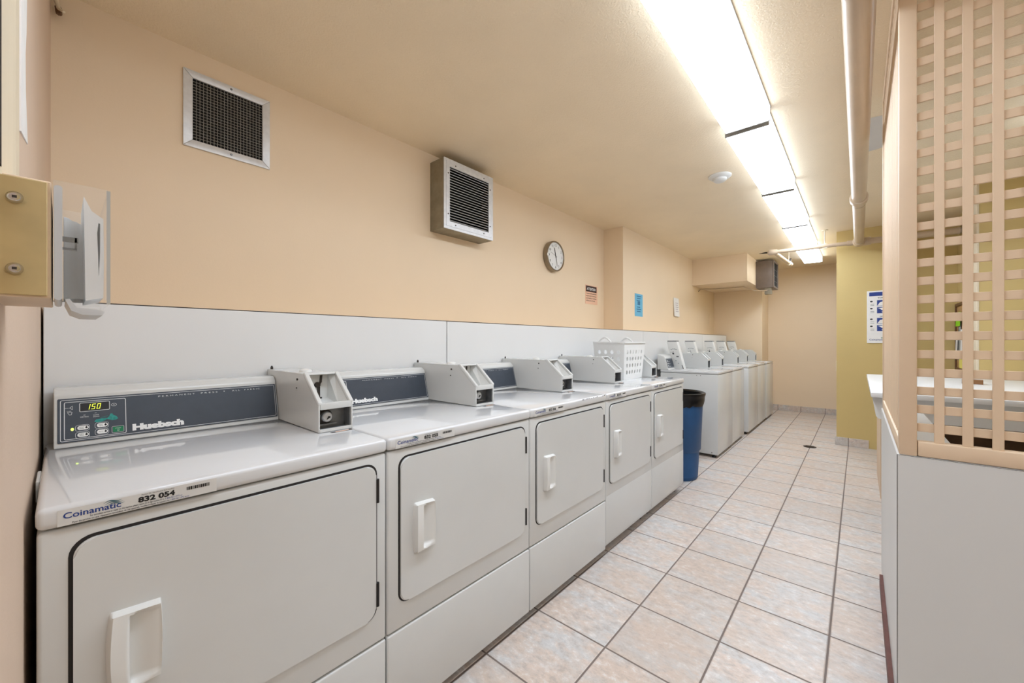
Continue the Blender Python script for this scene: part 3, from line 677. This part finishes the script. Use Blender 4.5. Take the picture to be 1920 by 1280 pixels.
# torn white strip on the entrance wall
bm = NB(); L = [(-0.98, 2.515), (-0.985, 1.545), (-1.0, 1.548), (-1.17, 1.585), (-1.11, 1.66), (-1.10, 1.72), (-1.13, 1.77), (-1.15, 1.85), (-1.24, 1.95), (-1.27, 2.1), (-1.28, 2.515)]
prism(bm, L, 1, -0.0433, -0.0405); tag(mesh_obj('torn_paper_strip', bm, M['paper']), 'long torn strip of white paper on the wall beside the door casing', 'paper')

# ================================================================== BRACKET WITH CLEAR LEAFLET HOLDER by the door
bm = NB(); box(bm, (-0.76, -0.046, 1.258), (-0.600, -0.006, 1.373), 0.001, 1); r = root('leaflet_bracket', 'tan wall block with two bolts beside the door casing, carrying the clear holder', 'bracket', (0, 0, 0))
mesh_obj('block', bm, M['slat'], r)
bm = NB(); box(bm, (-0.600, -0.055, 1.260), (-0.5975, -0.0085, 1.371), 0.0006, 1); mesh_obj('side_plate', bm, M['plate'], r)
for z in (1.351, 1.284):
    bm = NB(); lathe(bm, [(0.0055, 0), (0.0055, 0.002), (0.0035, 0.0045), (0.0012, 0.0046)], cyl_frame((-0.5975, -0.0285, z), (1,0,0)), 18); b_ = mesh_obj('bolt', bm, M['chrome'], r, 40)
    bm = NB(); box(bm, (-0.5930, -0.0300, z-0.0012), (-0.5926, -0.0270, z+0.0012)); mesh_obj('bolt_socket', bm, M['hinge'], b_)
h = root('leaflet_holder', 'clear acrylic leaflet holder fixed to the tan block by the door', 'leaflet holder', (-0.6, -0.005, 1.255))
bm = NB()
box(bm, (-0.0012, 0.0, 0.004), (0.0, 0.038, 0.121)); mesh_obj('side_sheet', bm, M['acrylic'], h)
bm = NB(); box(bm, (-0.13, 0.0, 0.004), (-0.1288, 0.038, 0.121)); mesh_obj('side_sheet', bm, M['acrylic'], h)
bm = NB(); box(bm, (-0.13, 0.038, 0.0), (0.0, 0.0395, 0.120)); mesh_obj('front_sheet', bm, M['acrylic'], h)
bm = NB(); box(bm, (-0.001, 0.0372, 0.0), (0.0008, 0.0400, 0.120)); mesh_obj('sheet_edge', bm, M['acrylic_edge'], h)
bm = NB(); prism(bm, rrect(0.0005, 0.002, 0.0062, 0.116, 0.0026), 0, -0.12, 0.0006); mesh_obj('back_plate', bm, M['frost'], h, 40)
bm = NB(); g = []
prism(bm, [(0.008, 0.003), (0.012, -0.008), (0.020, -0.012), (0.034, -0.012), (0.036, -0.008), (0.030, -0.006), (0.016, -0.005), (0.011, 0.004)], 0, -0.12, 0.0); mesh_obj('curved_foot', bm, M['frost'], h, 40)
bm = NB(); box(bm, (-0.002, 0.006, 0.061), (0.0, 0.017, 0.066)); box(bm, (-0.002, 0.006, 0.053), (0.0, 0.016, 0.055)); box(bm, (-0.002, 0.0145, 0.054), (0.0, 0.016, 0.066)); mesh_obj('clip', bm, M['acrylic_edge'], h)
bm = NB(); g = []
for i in range(7):
    t = i/6; row = []
    for z in (1.259, 1.28, 1.31, 1.335, 1.352 - 0.006*t + 0.001*(i % 2)): row.append(bm.verts.new((-0.655-0.006*math.sin(PI*t)-0.004*t, 0.0020+0.0190*t, z)))
    g.append(row)
for A, B in zip(g, g[1:]):
    for k in range(4): bm.faces.new((A[k], B[k], B[k+1], A[k+1]))
bmesh.ops.recalc_face_normals(bm, faces=bm.faces); bmesh.ops.solidify(bm, geom=list(bm.faces), thickness=0.0008)
tag(mesh_obj('folded_leaflet', bm, M['paper'], None, True), 'short white leaflet at the back of the clear holder, beside its frosted plate', 'paper', 'papers in the clear holder')
bm = NB()   # crumpled sheet seen edge-on, folded into a long loop
P = [(-0.604, 0.0170, 1.258), (-0.604, 0.0165, 1.31), (-0.604, 0.0158, 1.366), (-0.604, 0.0215, 1.352), (-0.604, 0.0300, 1.3455), (-0.604, 0.0305, 1.30), (-0.604, 0.0300, 1.262)]
oq = [(y, z) for _, y, z in P]; hole = [(0.0262, 1.300), (0.0255, 1.335), (0.0275, 1.341), (0.0278, 1.32)]
inner = [(0.0266, 1.285), (0.0260, 1.310), (0.0254, 1.330), (0.0264, 1.3405), (0.0276, 1.3400), (0.0276, 1.31), (0.0268, 1.286)]
for dx in (0.0, -0.085):
    A = [bm.verts.new((-0.604+dx, y, z)) for y, z in oq]; Bv = [bm.verts.new((-0.604+dx, y, z)) for y, z in inner]
    for i in range(len(A)): bm.faces.new((A[i], A[(i+1) % len(A)], Bv[(i+1) % len(A)], Bv[i]))
    if dx == 0: A0, B0 = A, Bv
for i in range(len(A)):
    j = (i+1) % len(A); bm.faces.new((A0[i], A0[j], A[j], A[i])); bm.faces.new((B0[i], B0[j], Bv[j], Bv[i]))
tag(mesh_obj('crumpled_leaflet', bm, M['paper']), 'tall crumpled white leaflet with a torn slit, at the front of the clear holder', 'paper', 'papers in the clear holder')

# ================================================================== CEILING LIGHTS
lab = ['ceiling strip light over the doorway, nearest end of the row', 'largest strip light in view, cut off by the top of the picture', 'second bright strip light in view, level with the smoke detector',
       'third bright strip light in view along the ceiling row', 'fourth strip light in view, just before the sprinkler pipe', 'far strip light crossed by the sprinkler pipe, nearest the back wall']
def make_light():
    r = root('ceiling_light', 'x', 'ceiling light', (0, 0, ZC)); wd, L, hh = 0.222, 1.230, 0.076
    bm = NB(); box(bm, (-wd/2-0.003, 0, -0.010), (wd/2+0.003, L, 0)); mesh_obj('housing', bm, M['housing'], r)
    for y in (0, L-0.010):
        bm = NB(); box(bm, (-wd/2-0.001, y, -hh-0.008), (wd/2+0.001, y+0.010, -0.0105), 0.002, 1); mesh_obj('end_cap', bm, M['housing'], r)
    bm = NB(); prism(bm, [(-wd/2, -0.0105), (-wd/2, -hh), (-wd/2+0.006, -hh-0.006), (wd/2-0.006, -hh-0.006), (wd/2, -hh), (wd/2, -0.0105)], 1, 0.0105, L-0.0105)
    for fc_ in bm.faces:
        fc_.normal_update(); fc_.material_index = 0 if abs(fc_.normal.z) > 0.5 else 1
    mesh_obj('lens', bm, [M['lens'], M['lens_side']], r)
    return r
lp = make_light()
for i, (x, y) in enumerate(((-0.472, 0.085), (-0.480, 1.355), (-0.492, 2.622), (-0.504, 3.893), (-0.516, 5.160), (-0.530, 6.420))):
    l_ = lp if i == 0 else copy_tree(lp)
    l_.location = (x, y, ZC); tag(l_, lab[i], 'ceiling light', 'row of ceiling strip lights')
for x, y, rz_, s in ((0.97, 2.64, 0.0, 'assumed strip light, out of view, over the folding nook behind the lattice'), (1.35, 0.15, 0.0, 'added fill strip light, out of view, in the bay right of the doorway'), (0.4, -1.6, 0.0, 'added fill strip light, out of view, in the corridor outside the doorway')):  # unseen strip lights added to brighten the room
    l_ = copy_tree(lp); l_.location = (x, y, ZC); tag(l_, s, 'ceiling light')
# smoke detector
r = root('smoke_detector', 'white round smoke detector on the ceiling left of the strip lights', 'smoke detector', (-0.822, 3.415, ZC))
bm = NB(); lathe(bm, [(0.082, 0), (0.082, -0.008), (0.070, -0.018), (0.050, -0.022)], None, 36); mesh_obj('base', bm, M['plastic'], r, 40)
bm = NB(); lathe(bm, [(0.050, -0.018), (0.048, -0.036), (0.036, -0.046), (0.010, -0.048)], None, 30); mesh_obj('sensor_head', bm, M['plastic'], r, 40)

# ================================================================== PIPES
r = root('sprinkler_pipes', 'beige painted sprinkler pipes running under the ceiling beside the strip lights', 'pipe', (0, 0, 0))
ZP = 2.335; bm = NB(); tube(bm, [(0, 0.3, ZP), (0, 4.17, ZP)], 0.044, 22); mesh_obj('main_pipe', bm, M['pipe'], r, 40)
bm = NB(); tube(bm, [(0, 4.0, ZP), (0, 5.90, ZP)], 0.041, 22); mesh_obj('main_pipe_end', bm, M['pipe'], r, 40)
bm = NB(); tube(bm, [(0, 4.06, ZP), (0, 4.065, ZP), (0, 4.14, ZP), (0, 4.145, ZP)], [0.050, 0.056, 0.056, 0.050], 22); mesh_obj('coupling', bm, M['pipe'], r, 40)
bm = NB(); tube(bm, [(0, 4.25, ZP), (0, 4.253, ZP)], 0.0416, 22); mesh_obj('pipe_seam', bm, M['hinge'], r, 40)
bm = NB(); tube(bm, [(0, 1.64, ZP), (0, 1.655, ZP)], 0.0465, 22); mesh_obj('coupling', bm, M['pipe'], r, 40)
YP_ = 5.90
bm = NB(); tube(bm, [(-0.80, 5.86, ZP), (-0.02, YP_, ZP)], 0.023, 16); mesh_obj('cross_pipe', bm, M['pipe'], r, 40)
bm = NB(); tube(bm, [(0.02, YP_, ZP), (0.77, 5.95, ZP)], 0.034, 16); mesh_obj('wall_pipe', bm, M['pipe'], r, 40)
bm = NB(); lathe(bm, [(0.048, 0), (0.054, 0.04), (0.054, 0.10), (0.046, 0.13)], cyl_frame((0, 5.80, ZP), (0,1,0)), 20); tube(bm, [(0.03, YP_, ZP), (0.10, YP_+0.005, ZP)], [0.044, 0.046], 16); tube(bm, [(-0.10, YP_-0.004, ZP), (-0.03, YP_, ZP)], 0.030, 16)
mesh_obj('tee_fitting', bm, M['pipe'], r, 40)
bm = NB(); tube(bm, [(-0.86, 5.85, ZP), (-0.845, 5.855, ZP), (-0.80, 5.86, ZP), (-0.76, 5.862, ZP)], [0.024, 0.036, 0.036, 0.028], 16); mesh_obj('elbow', bm, M['pipe'], r, 40)
bm = NB(); tube(bm, [(-0.795, 5.86, ZP), (-0.742, 6.90, ZP)], 0.023, 16); tube(bm, [(-0.745, 6.84, ZP), (-0.742, 6.94, ZP)], 0.031, 16); mesh_obj('branch_pipe', bm, M['pipe'], r, 40)
for (x, y) in ((-0.748, 6.80), (-0.30, 5.885)):
    bm = NB(); tube(bm, [(x, y, ZP+0.02), (x, y, ZC)], 0.0055, 8); lathe(bm, [(0.03, 0), (0.03, 0.006)], Matrix.Translation((x, y, ZC-0.006)), 14); tube(bm, [(x, y-0.012, ZP), (x, y+0.012, ZP)], 0.031, 14); mesh_obj('hanger', bm, M['cream'], r)
bm = NB(); lathe(bm, [(0.014, 0), (0.014, 0.03), (0.006, 0.05), (0.018, 0.052), (0.018, 0.055)], Matrix.Translation((-0.742, 6.90, ZP+0.02)), 12); mesh_obj('sprinkler_head', bm, M['hinge'], r)
bm = NB(); lathe(bm, [(0.068, 0), (0.066, 0.006), (0.050, 0.014), (0.036, 0.018)], cyl_frame((0.779, 5.95, ZP), (-1,0,0)), 26); mesh_obj('wall_flange', bm, M['chrome'], r, 30)
bm = NB(); prism(bm, [(-1.11, 6.80), (-1.02, 6.74), (-0.94, 6.78), (-0.93, 6.83), (-1.0, 6.86)], 2, ZC-0.004, ZC-0.001); tag(mesh_obj('ceiling_hole', bm, M['void']), 'ragged dark hole in the ceiling near the pipe elbow', 'hole')
# heater on the side of the bulkhead
r = root('unit_heater', 'brown-grey metal heater box with louvres, hung beside the bulkhead near the back', 'heater', (-1.232, 7.285, 2.065))
bm = NB(); box(bm, (0, 0, 0), (0.225, 0.46, 0.425), 0.006); mesh_obj('case', bm, M['heater'], r, 30)
bm = NB(); 
for (a, b) in (((0.225, 0.0, 0.0), (0.240, 0.46, 0.03)), ((0.225, 0.0, 0.395), (0.240, 0.46, 0.425)), ((0.225, 0, 0.03), (0.240, 0.05, 0.395)), ((0.225, 0.41, 0.03), (0.240, 0.46, 0.395))): box(bm, a, b, 0.002)
mesh_obj('grille_frame', bm, M['heater'], r)
bm = NB(); box(bm, (0.2255, 0.05, 0.03), (0.2275, 0.41, 0.395)); mesh_obj('grille_backing', bm, M['void'], r)
bm = NB()
for k in range(5): box(bm, (0.228, 0.09+0.07*k, 0.03), (0.230, 0.094+0.07*k, 0.395))
for k in range(3): box(bm, (0.228, 0.05, 0.11+0.09*k), (0.230, 0.41, 0.114+0.09*k))
mesh_obj('grille_bar', bm, M['greymetal'], r)
bm = NB(); box(bm, (0.115, 0.02, -0.10), (0.205, 0.10, 0.001), 0.003); jb = mesh_obj('junction_box', bm, M['galv'], r)
bm = NB(); lathe(bm, [(0.010, 0), (0.010, 0.012)], cyl_frame((0.155, 0.02, -0.035), (0,-1,0)), 10); mesh_obj('knob', bm, M['chrome'], jb)
bm = NB(); tube(bm, [(X2+0.006, 6.95, 2.05), (X2+0.02, 7.0, 2.085), (X2+0.05, 7.12, 2.103), (-1.8, 7.24, 2.104), (-1.40, 7.265, 2.104), (-1.24, 7.268, 2.03), (-1.08, 7.27, 2.02)], 0.007, 8)
tag(mesh_obj('conduit', bm, M['pipe'], None, True), 'thin beige conduit along the underside of the bulkhead to the heater', 'conduit')

# ================================================================== LATTICE SCREEN
r = root('lattice_screen', 'tan painted lattice screen standing on the white low partition', 'screen', (0, 0, 0.8635))
H = ZC-0.8635-0.001
bm = NB(); box(bm, (0.0945, 1.7350, 0), (0.1345, 1.775, H), 0.003, 2); mesh_obj('corner_post', bm, M['slat'], r, 30)
bm = NB(); box(bm, (0.0945, 2.855, 0), (0.1245, 2.888, H), 0.003, 2); mesh_obj('end_post', bm, M['slat'], r, 30)
bm = NB(); box(bm, (0.1360, 1.735, 0.001), (1.30, 1.775, 0.0455), 0.004, 2); mesh_obj('front_bottom_rail', bm, M['slat'], r, 30)
bm = NB(); box(bm, (0.0945, 1.7755, 0.001), (0.1245, 2.8545, 0.0455), 0.004, 2); mesh_obj('side_bottom_rail', bm, M['slat'], r, 30)
bm = NB(); box(bm, (0.1350, 1.735, H-0.05), (1.30, 1.775, H), 0.003); mesh_obj('front_top_rail', bm, M['slat'], r, 30)
bm = NB(); box(bm, (0.0945, 1.7755, H-0.04), (0.1245, 2.8545, H), 0.003); mesh_obj('side_top_rail', bm, M['slat'], r, 30)
bm = NB(); box(bm, (1.30, 1.735, 0), (1.34, 1.775, H), 0.003); mesh_obj('end_post', bm, M['slat'], r, 30)
bm = NB(); x = 0.1713
while x < 1.29: box(bm, (x, 1.7430, 0.045), (x+0.0215, 1.7490, H-0.05), 0.0012, 1); x += 0.0570
zz = []; z = 2.236+0.0564*4
while z > 0.90: zz.append(z-0.8635); z -= 0.0564
zz = [q_ for q_ in zz if 0.048 < q_ < H-0.08]
for q_ in zz: box(bm, (0.1350, 1.7492, q_), (1.30, 1.7552, q_+0.0255), 0.0012, 1)
mesh_obj('front_lattice', bm, M['slat'], r)
bm = NB(); y = 1.800
while y < 2.84: box(bm, (0.1000, y, 0.045), (0.1060, y+0.0215, H-0.04), 0.0012, 1); y += 0.057
for q_ in zz: box(bm, (0.1062, 1.7755, q_), (0.1122, 2.8545, q_+0.0255), 0.0012, 1)
mesh_obj('side_lattice', bm, M['slat'], r)

# ================================================================== NOOK: folding table, poster, notice board
r = root('folding_table', 'wide white laminate folding table in the nook behind the lattice', 'table', (0, 0, 0))
bm = NB(); box(bm, (0.054, 3.20, 0.885), (2.15, 4.985, 0.915), 0.004, 2); mesh_obj('tabletop', bm, M['laminate'], r, 30)
bm = NB(); prism(bm, [(0.060, 0.8845), (0.078, 0.765), (0.090, 0.750), (2.15, 0.750), (2.15, 0.8845)], 1, 3.275, 3.293); mesh_obj('apron', bm, M['laminate'], r)
bm = NB(); box(bm, (0.125, 4.19, 0.0), (0.145, 4.98, 0.8845)); mesh_obj('support_panel', bm, M['slat'], r)
bm = NB(); box(bm, (2.12, 3.35, 0.0), (2.15, 4.98, 0.8845)); mesh_obj('support_panel', bm, M['brown'], r)
bm = NB(); box(bm, (0.16, 4.90, 0.2), (2.1, 4.98, 0.86)); mesh_obj('under_table_shade', bm, M['brown'], r)  # brown board standing for the shade under the table
bm = NB(); prism(bm, [(0.560, 4.30), (0.655, 4.26), (0.665, 4.33), (0.58, 4.38)], 2, 0.9155, 0.945); tag(mesh_obj('cardboard_scrap', bm, M['cardboard']), 'small piece of brown cardboard lying on the white table behind the lattice', 'cardboard')
# washer instructions poster
r = root('instruction_poster', 'white and blue washer instruction poster on the yellow wall beside the lattice', 'poster', (0.068, 6.07, 1.203))
f = Frame((0, -0.0022, 0), (1,0,0), (0,0,1)); PW, PH = 0.28, 0.590
bm = NB(); box(bm, (0, -0.008, 0), (PW, -0.0006, PH)); mesh_obj('board', bm, M['paper'], r)
f.o.y = -0.0082
bm = NB(); f.rect(bm, 0.020, PH-0.060, PW-0.020, PH-0.016)
for zz_ in (0.415, 0.335, 0.215, 0.135):
    for a in (0.085, 0.178): f.rect(bm, a, zz_, a+0.086, zz_+0.068)
flat_obj('blue_panel', bm, M['royal'], r)
bm = NB()
for k, zz_ in enumerate((0.415, 0.335, 0.215, 0.135)):
    for a in (0.080, 0.173):
        if k in (0, 2): f.poly(bm, [(a+0.006, zz_+0.004), (a+0.088, zz_+0.004), (a+0.082, zz_+0.034), (a+0.06, zz_+0.052), (a+0.03, zz_+0.045)], 0.0010)
        else: f.poly(bm, [(a+0.012, zz_+0.058), (a+0.05, zz_+0.062), (a+0.062, zz_+0.042), (a+0.045, zz_+0.035), (a+0.03, zz_+0.05)], 0.0010); f.poly(bm, [(a+0.04, zz_+0.018), (a+0.075, zz_+0.016), (a+0.088, zz_+0.035), (a+0.088, zz_+0.008), (a+0.05, zz_+0.010)], 0.0010)
flat_obj('picture', bm, M['paper'], r)
bm = NB()
for zz_ in (0.470, 0.390, 0.270, 0.190):
    f.poly(bm, [(0.038+0.012*math.cos(2*PI*k/14), zz_+0.008*math.sin(2*PI*k/14)) for k in range(14)], 0.0008)
    for q_ in (0.02, 0.035): f.rect(bm, 0.03, zz_-0.012-q_, 0.062, zz_-0.009-q_, 0.0008)
text_into(bm, f, 'TOP LOADER', 0.020, 0.165, PH-0.088, width=0.15, align='CENTER', bold=0.02, h=0.0008); text_into(bm, f, 'DRYER', 0.020, PW/2, 0.292, align='CENTER', bold=0.02, h=0.0008)
flat_obj('poster_text', bm, M['ink'], r)
bm = NB(); text_into(bm, f, 'Coinamatic', 0.026, 0.022, 0.030, width=0.12, bold=0.005, h=0.0008); flat_obj('company_lettering', bm, M['blue_ink'], r)
bm = NB()
for k in range(3): f.rect(bm, 0.118, 0.052+0.005*k, 0.146, 0.0545+0.005*k, 0.0008)
flat_obj('wave_emblem', bm, M['green_btn'], r)
bm = NB(); box(bm, (-0.212, 6.25, 0.86), (-0.2, 6.33, 0.98), 0.003); tag(mesh_obj('switch_plate', bm, M['cream']), 'cream switch plate on the near edge of the yellow wall', 'switch plate')
# notice board on the right wall of the nook
r = root('notice_board', 'brown framed cork notice board seen through the lattice', 'notice board', (0.78, 6.20, 0.925))
f = Frame((0, 0, 0), (0,-1,0), (0,0,1)); bm = NB(); box(bm, (-0.010, -1.10, 0), (-0.001, 0, 0.685)); mesh_obj('cork', bm, M['cork'], r)
bm = NB()
for a, b in (((-0.022, -1.10, 0), (-0.0105, 0, 0.028)), ((-0.022, -1.10, 0.657), (-0.0105, 0, 0.685)), ((-0.022, -0.028, 0.028), (-0.0105, 0, 0.657)), ((-0.022, -1.10, 0.028), (-0.0105, -1.072, 0.657))): box(bm, a, b)
mesh_obj('frame', bm, M['brown'], r)
def pin(name, label, y, z, wd, ht, m, sk=0.0, dx=0.0):
    bm = NB(); fr = Frame((0.768-dx, y, z), (0,-1,0), (0,0,1)); fr.slab(bm, [(0, 0), (wd, 0), (wd+sk, ht), (sk, ht)], 0.0, 0.003); tag(mesh_obj(name, bm, m), label, 'paper', 'papers on the notice board')
pin('pinned_paper', 'lime green paper pinned on the notice board behind the lattice', 6.12, 1.375, 0.22, 0.14, M['lime'], 0.03, 0.012)
pin('pinned_paper', 'black sheet hanging on the notice board below the lime paper', 6.11, 1.03, 0.13, 0.42, M['black'], 0.05)
pin('pinned_paper', 'grey sheet beside the black one on the notice board', 6.02, 1.02, 0.09, 0.40, M['greypaper'], 0.02, 0.004)
pin('pinned_paper', 'white printed sheet on the notice board, right of the grey one', 5.94, 1.08, 0.17, 0.26, M['paper'], 0.0, 0.004)
pin('pinned_paper', 'white sheet at the left edge of the notice board', 6.19, 1.10, 0.10, 0.20, M['paper'], 0.05, 0.006)
pin('pinned_paper', 'yellow paper low on the notice board', 5.98, 0.955, 0.2, 0.115, M['yellowpaper'], 0.0, 0.006)
bm = NB()

# ================================================================== BIN, BASKET, DRAIN
r = root('waste_bin', 'tall blue plastic bin with a black liner between the dryers and washers', 'bin', (-1.245, 3.71, 0))
bm = NB()
lathe(bm, [(0.160, 0.0), (0.168, 0.012), (0.180, 0.24), (0.184, 0.255), (0.193, 0.265), (0.213, 0.735), (0.222, 0.738), (0.222, 0.757), (0.212, 0.758), (0.206, 0.735), (0.17, 0.03)], None, 40); mesh_obj('tub', bm, M['bin'], r, 40)
bm = NB(); prof = [(0.2165, 0.655), (0.2245, 0.70), (0.2255, 0.735), (0.231, 0.745), (0.231, 0.764), (0.222, 0.768), (0.205, 0.755), (0.195, 0.60), (0.16, 0.30), (0.05, 0.25)]
lathe(bm, prof, None, 48, False)
rr = random.Random(9)
for v in bm.verts:
    if v.co.z < 0.70 and v.co.xy.length > 0.2: v.co.z += rr.uniform(-0.012, 0.010)
    v.co.x *= 1+rr.uniform(0, 0.008); v.co.y *= 1+rr.uniform(0, 0.008)
mesh_obj('liner', bm, M['bag'], r, True)

# laundry basket: tapered, pierced with oval holes, walls built with an inner and an outer skin
r = root('laundry_basket', 'white plastic laundry basket with oval holes standing on the dryer beside the blue bin', 'basket', (-1.475, 3.02, 0.9225))
HX, HY, HT, TH = 0.135, 0.195, 0.295, 0.0035
bm = NB()
def pierced(bm, kx, ky, ncell, nrow, z0=0.030, z1=0.240):
    def p(s_, z, off):
        k = 0.86 + 0.14*z/HT; hx, hy = HX*k-off, HY*k-off; q = s_*2-1
        return (kx*hx + ky*q*hx, ky*hy - kx*q*hy, z)
    def quad(s0, s1, a, b):
        for off in (0, TH): bm.faces.new([bm.verts.new(p(s_, z, off)) for s_, z in ((s0, a), (s1, a), (s1, b), (s0, b))])
    m0, m1 = 0.08, 0.92
    quad(0, 1, 0, z0); quad(0, 1, z1, HT); quad(0, m0, z0, z1); quad(m1, 1, z0, z1)
    N = 16
    for i in range(ncell):
        for j in range(nrow):
            s0 = m0+(m1-m0)*i/ncell; s1 = m0+(m1-m0)*(i+1)/ncell; a = z0+(z1-z0)*j/nrow; b = z0+(z1-z0)*(j+1)/nrow
            cs, cz = (s0+s1)/2, (a+b)/2; inn = []
            for off in (0, TH):
                outr, inr = [], []
                for k in range(N):
                    th = 2*PI*k/N + PI/4; c_, s_ = math.cos(th), math.sin(th); mm = max(abs(c_), abs(s_))
                    outr.append(bm.verts.new(p(cs+(s1-s0)/2*c_/mm, cz+(b-a)/2*s_/mm, off))); inr.append(bm.verts.new(p(cs+(s1-s0)*0.25*c_, cz+(b-a)*0.30*s_, off)))
                for k in range(N): bm.faces.new((outr[k], outr[(k+1) % N], inr[(k+1) % N], inr[k]))
                inn.append(inr)
            for k in range(N): bm.faces.new((inn[0][k], inn[0][(k+1) % N], inn[1][(k+1) % N], inn[1][k]))
for kx, ky, n_ in ((1, 0, 6), (-1, 0, 6), (0, 1, 4), (0, -1, 4)): pierced(bm, kx, ky, n_, 4)
box(bm, (-HX*0.86, -HY*0.86, 0), (HX*0.86, HY*0.86, 0.003))
mesh_obj('body', bm, M['basket'], r)
bm = NB()
loop = rrect(-HX-0.006, -HY-0.006, HX+0.006, HY+0.006, 0.02, 4); loop2 = rrect(-HX+0.004, -HY+0.004, HX-0.004, HY-0.004, 0.012, 4)
for z0_, z1_ in ((HT-0.012, HT),):
    rings = [[bm.verts.new((a, b, z)) for a, b in lp_] for lp_, z in ((loop, z0_), (loop, z1_), (loop2, z1_), (loop2, z0_))]
    n = len(loop)
    for A, B in zip(rings, rings[1:]+rings[:1]):
        for k in range(n): bm.faces.new((A[k], A[(k+1) % n], B[(k+1) % n], B[k]))
mesh_obj('rim', bm, M['basket'], r, 30)
for sy in (-1, 1):
    bm = NB(); tube(bm, [(-0.055+0.11*k/10-0.03, sy*(HY+0.001), HT-0.006+0.038*math.sin(PI*k/10)) for k in range(11)], 0.007, 8); mesh_obj('handle', bm, M['basket'], r, True)
r = root('floor_drain', 'small dark round floor drain in the tiled aisle', 'drain', (-0.428, 5.727, 0.0))
bm = NB(); lathe(bm, [(0.062, 0.0005), (0.062, 0.003), (0.050, 0.004)], None, 26); mesh_obj('ring', bm, M['darkmetal'], r)
bm = NB()
for k in range(-2, 3): box(bm, (-0.04, 0.018*k-0.004, 0.0035), (0.04, 0.018*k+0.004, 0.0055))
mesh_obj('grate', bm, M['hinge'], r)
